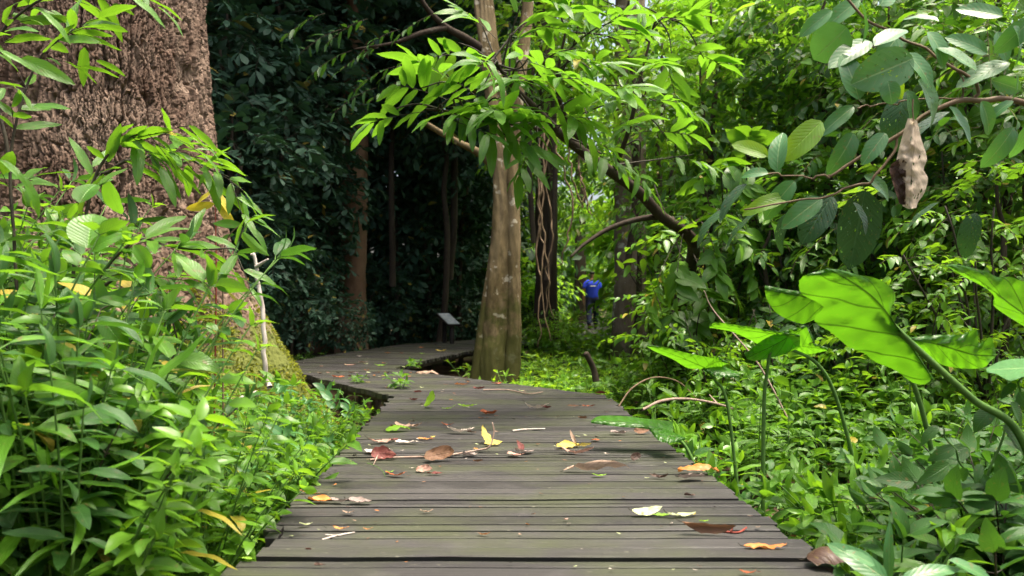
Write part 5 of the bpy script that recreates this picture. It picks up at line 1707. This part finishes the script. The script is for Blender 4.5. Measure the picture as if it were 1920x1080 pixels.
# crumbs of litter: nothing tells these apart
for k in range(190):
    py = 640 + 440 * rng.random() ** 1.1 if k < 165 else rng.uniform(645, 720)
    py = max(py, 700) if k < 165 else py
    c = onz(600, py)
    i = max(0, min(3.99, np.interp(c[1], EL[:5, 1], np.arange(5))))
    l_, r_ = edge_at(i)
    xx = l_[0] + (r_[0] - l_[0]) * rng.random()
    px = 960 + 1400 * xx / c[1]
    fallen(px, py, rng.uniform(5, 13), rng.choice(['tan', 'brown', 'umber', 'orange', 'pale', 'pink', 'celery', 'black']), "tiny dry crumb of leaf litter on the planks", rng.choice(['lance', 'ovate']), yaw=rng.uniform(-60, 60), cup=rng.uniform(.3, 1.6),
           bend=.4, stalk=False, cat="leaf crumb", group="crumbs of leaf litter on the planks", name="leaf_crumb")


# ------------------------------------------------------------------ twigs and sticks
def stick(label, pts, rad, mat, forks=(), name="fallen_twig", cat="twig", wob=0.0):
    """pts: (px, py, height above the planks); a height of None with a fourth value Y places a free point"""
    P = []
    for p in pts:
        P.append(onz(p[0], p[1], p[2]) if len(p) == 3 else at(p[0], p[1], p[3]))
    P = np.array(P)
    o = link(name, None, None, P[0])
    tag(o, label, cat)
    g = Geo()
    tube(g, P - P[0], rad, 46, 8, wob, 3, True, rough_bark(.16, 5))
    link("stem", g.mesh("stem", mat), o)
    for f in forks:
        Q_ = np.array([onz(*p) if len(p) == 3 else at(p[0], p[1], p[3]) for p in f])
        g = Geo()
        tube(g, Q_ - P[0], [rad[0] * .8, rad[-1] * .6], 12, 6)
        link("side_twig", g.mesh("side_twig", mat), o)
    return o


yb = onz(918, 845, .01)[1]
stick("long bent twig lying across the planks with its tip raised in the air", [(694, 862, .006), (737, 858, .008), (802, 856, .007), (850, 852, .01), (895, 844, .012), (917, 838, 0, yb), (926, 812, 0, yb + .02), (923, 792, 0, yb + .03)],
      [.0055, .005, .005, .0045, .004, .003], M['twig_tan'], [[(712, 845, .03), (700, 872, .004)], [(720, 842, .03), (742, 858, .008)]])
stick("straight grey stick on the middle planks behind the crumpled yellow leaf", [(961, 808, .007), (985, 805, .008), (1022, 804, .006)], [.007, .005, .004], M['stick_pale'])
stick("long thin twig at the bend of the boardwalk right of the dark red leaf", [(906, 731, .01), (950, 731, .012), (990, 738, .01), (1018, 735, .015)], [.006, .005, .004], M['twig_tan'])
stick("small forked twig on the near left planks", [(604, 1012, .004), (632, 1004, .004), (665, 998, .006)], [.003, .003, .002], M['stick_pale'], [[(610, 1003, .004), (640, 1004, .006)]])
stick("thin red bent twig near the right edge of the near planks", [(1335, 994, .006), (1362, 997, .006), (1385, 998, .006), (1400, 989, .012)], [.004, .0035, .003], M['stem_red'], [[(1370, 997, .008), (1374, 990, .02)]])
stick("fine curved grass stem hanging over the left planks", [(688, 868, .01), (705, 874, .01), (718, 884, .004), (722, 894, .004)], [.0015, .001], M['stem_green'])
stick("tall pale dead stick standing in the herbs beside the mossy old tree", [(506, 728, 0, 4.6), (499, 700, 0, 4.6), (494, 620, 0, 4.6), (486, 540, 0, 4.6), (478, 476, 0, 4.6)], [.018, .015, .013, .012, .010], M['stick_pale'],
      [[(480, 500, 0, 4.6), (503, 486, 0, 4.55)], [(478, 478, 0, 4.6), (470, 477, 0, 4.6)]], "dead_stick", "stick", .02)
stick("short thick pale branch lying in the herbs left of the tall dead stick", [(438, 766, 0, 4.4), (455, 750, 0, 4.4), (482, 738, 0, 4.35)], [.022, .024, .018], M['stick_pale'], (), "fallen_branch", "branch")
stick("curved bare brown stem arching over the right edge herbs", [(1160, 762, 0, 5.2), (1185, 728, 0, 5.3), (1225, 708, 0, 5.4), (1270, 715, 0, 5.5), (1305, 745, 0, 5.5)], [.006, .006, .005, .003], M['stem_brown'], (), "bare_stem", "stem")
stick("long pale brown branch lying in the herbs right of the planks", [(1205, 768, 0, 5.0), (1240, 752, 0, 5.1), (1285, 748, 0, 5.2), (1340, 756, 0, 5.2), (1390, 772, 0, 5.2)], [.010, .010, .008, .006], M['twig_tan'], [[(1345, 757, 0, 5.2), (1330, 740, 0, 5.3)]], "fallen_branch", "branch")
stick("short dark broken stump leaning in the bed right of the bend", [(1118, 715, 0, 7.4), (1112, 690, 0, 7.4), (1098, 662, 0, 7.35)], [.035, .03, .028], M['bark_dark'], (), "broken_stump", "stump")
stick("dark slanting stem crossing the lower left herbs", [(-20, 1010, 0, 2.25), (60, 960, 0, 2.3), (105, 900, 0, 2.35), (160, 820, 0, 2.4)], [.011, .009, .006], M['stem_dark'], (), "bare_stem", "stem")
stick("olive green slanting stem at far left among the herbs", [(-30, 920, 0, 2.15), (30, 835, 0, 2.15), (80, 765, 0, 2.15), (130, 710, 0, 2.18)], [.008, .007, .005], M['stem_green'], [[(75, 772, 0, 2.15), (160, 752, 0, 2.2)]], "bare_stem", "stem")
stick("thin reddish bare branch in the dark gap of the right bank", [(1480, 790, 0, 4.6), (1420, 680, 0, 4.7), (1340, 585, 0, 4.8), (1320, 545, 0, 4.8)], [.006, .005, .003], M['twig_tan'], (), "bare_stem", "stem")


# green sprouts growing up through the planks
sprout_mesh = herb_proto(400, .13, 3, 3, .085, 'ovate', 'mid', .8, t0=.4)
for (px, py, sc, lb) in [(752, 728, 1.1, "green sprout growing up between planks inside the bend"), (668, 718, .7, "small grassy sprout on the left rim of the bend planks"), (774, 690, .9, "yellow green sprout in the notch at the inside of the bend")]:
    c = onz(px, py)
    place_shrub(sprout_mesh, "sprout", lb, "sprout", c[0], c[1], sc, None, 0, None, z=-.01)

# ------------------------------------------------------------------ information panel beyond the bend
pc = at(841, 598, 14.3)
sg = thing("information_sign", "low slanted information board on dark posts beyond the bend", "sign", (pc[0], pc[1], float(gz(pc[0], pc[1]))))
o5 = np.array(sg.location)
av, bv = np.array([.225, .10, 0.0]), np.array([.25, -.42, -.20])
nv = unit(np.cross(bv, av))
nv = nv if nv[2] > 0 else -nv


def slab(name, c, a, b, n, th, mat, parent, bev=.0):
    V = []
    for sgn in (0, -1):
        for (i, j) in ((-1, -1), (1, -1), (1, 1), (-1, 1)):
            V.append(c + a * i / 2 + b * j / 2 + n * th * sgn)
    g = Geo()
    g.add(V, [[0, 1, 2, 3], [7, 6, 5, 4], [0, 4, 5, 1], [1, 5, 6, 2], [2, 6, 7, 3], [3, 7, 4, 0]])
    return link(name, g.mesh(name, mat, False), parent)


M['panel'] = solid("sign_print", (0.24, 0.28, 0.30), (0.42, 0.46, 0.48), 14, .25, (1, 1, 1), .0, spec=.6)
M['panel_frame'] = solid("sign_frame", (0.012, 0.010, 0.008), (0.03, 0.025, 0.02), 9, .7)
c0 = pc - o5
slab("panel", c0 + nv * .012, av * .94, bv * .96, nv, .010, M['panel'], sg)
slab("frame", c0, av * 1.06, bv * 1.04, nv, .03, M['panel_frame'], sg)
for f in (-.33, .33):
    q = c0 + bv * f - nv * .032
    g = Geo()
    tube(g, [(q[0], q[1], -.1), (q[0], q[1], q[2] - .01)], [.045, .045], 4, 8)
    link("post", g.mesh("post", M['panel_frame']), sg)

# ------------------------------------------------------------------ the person walking away on the far boardwalk
pp = at(1111, 600, 22.0)
pe = thing("person", "person in a blue t-shirt and dark trousers walking away in the distance", "person", (pp[0], 22.0, 0.0))
pe.scale = (1.14, 1.1, 1.0)


def skin(name, verts, edges, radii, mat, parent, root=0, sub=2):
    me = bpy.data.meshes.new(name)
    me.from_pydata(verts, edges, [])
    o = link(name, me, parent)
    sk = o.modifiers.new("skin", 'SKIN')
    sk.use_smooth_shade = True
    for i, r in enumerate(radii):
        rr = r if isinstance(r, tuple) else (r, r)
        me.skin_vertices[0].data[i].radius = rr
        me.skin_vertices[0].data[i].use_root = (i == root)
    ss = o.modifiers.new("subdivision", 'SUBSURF')
    ss.levels = ss.render_levels = sub
    me.materials.append(mat)
    return o


def mk_skin_mesh(name):
    me = bpy.data.meshes.new(name)
    return me


M['skin'] = solid("skin_brown", (0.22, 0.115, 0.07), (0.27, 0.145, 0.09), 20, .5, bump=.05)
M['shirt'] = solid("blue_cotton", (0.020, 0.045, 0.50), (0.030, 0.065, 0.65), 30, .85, bump=.15)
M['trousers'] = solid("dark_trousers", (0.010, 0.014, 0.045), (0.018, 0.022, 0.06), 30, .85)
M['hair'] = solid("black_hair", (0.008, 0.007, 0.006), (0.02, 0.016, 0.013), 90, .6)
M['shoe'] = solid("dark_shoe", (0.02, 0.02, 0.02), (0.04, 0.04, 0.04), 30, .6)
M['shirt_mark'] = solid("shirt_mark", (0.35, 0.36, 0.20), (0.45, 0.45, 0.3), 30, .8)
vb = [(0, 0, .95), (0, 0, 1.12), (0, -.01, 1.30), (0, 0, 1.42), (0, .01, 1.50), (0, .02, 1.58), (0, .025, 1.68)]
rb_ = [(.155, .105), (.145, .10), (.165, .105), (.10, .07), (.052, .052), (.072, .085), (.055, .065)]
eb_ = [(i, i + 1) for i in range(6)]


def chain(start, pts):
    i = start
    for (p, r) in pts:
        vb.append(p); rb_.append(r); eb_.append((i, len(vb) - 1))
        i = len(vb) - 1
    return i


for sx in (-1, 1):
    w = chain(3, [((sx * .165, 0, 1.365), .052), ((sx * .225, -.02, 1.15), .042), ((sx * .235, .06 if sx > 0 else -.01, .91), .028), ((sx * .232, .08 if sx > 0 else 0, .84), (.018, .036))])
    hx, hy, hz_ = vb[w]
    for q, (dy, ln) in enumerate(((-.03, .062), (-.011, .075), (.008, .08), (.026, .07))):
        chain(w, [((hx, hy + dy, hz_ - .05), .009), ((hx - sx * .008, hy + dy, hz_ - .05 - ln * .55), .0085), ((hx - sx * .02, hy + dy * .9, hz_ - .05 - ln), .007)])
    chain(w, [((hx - sx * .01, hy + .045, hz_ - .005), .011), ((hx - sx * .015, hy + .062, hz_ - .045), .009)])
    st_ = .22 if sx > 0 else -.16
    chain(0, [((sx * .09, 0, .88), .085), ((sx * .10, st_ * .55 + .03, .48), .062), ((sx * .10, st_, .09), .040), ((sx * .105, st_ + .12, .035), (.035, .03))])
skin("body", vb, eb_, rb_, M['skin'], pe)
skin("shirt", [(0, 0, .80), (0, 0, 1.12), (0, -.01, 1.30), (0, 0, 1.43), (.165, 0, 1.365), (.215, -.012, 1.18), (-.165, 0, 1.365), (-.215, -.012, 1.18)], [(0, 1), (1, 2), (2, 3), (3, 4), (4, 5), (3, 6), (6, 7)],
     [(.20, .13), (.195, .125), (.225, .13), (.12, .085), .072, .070, .072, .070], M['shirt'], pe)
skin("trousers", [(0, 0, 1.06), (0, 0, .90), (.095, 0, .84), (.10, .15, .48), (.10, .22, .12), (-.095, 0, .84), (-.10, -.06, .48), (-.10, -.16, .12)], [(0, 1), (1, 2), (2, 3), (3, 4), (1, 5), (5, 6), (6, 7)],
     [(.165, .115), (.165, .12), .10, .08, .065, .10, .08, .065], M['trousers'], pe)
skin("hair", [(0, .0, 1.60), (0, .005, 1.66), (0, .03, 1.715)], [(0, 1), (1, 2)], [(.072, .07), (.080, .09), (.06, .07)], M['hair'], pe)
for sx, y_ in ((1, .30), (-1, -.08)):
    skin("shoe", [(sx * .10, y_ - .13, .045), (sx * .10, y_, .045), (sx * .105, y_ + .10, .035)], [(0, 1), (1, 2)], [(.04, .042), (.045, .04), (.038, .03)], M['shoe'], pe)
g = Geo()
tube(g, [(-.07, -.152, 1.27), (0, -.160, 1.275), (.07, -.152, 1.27)], [.012, .012], 8, 6)
link("shirt_print", g.mesh("shirt_print", M['shirt_mark']), pe)
for sx in (-1, 1):
    skin("ear", [(sx * .078, .02, 1.60), (sx * .086, .01, 1.635)], [(0, 1)], [.016, .020], M['skin'], pe, sub=1)
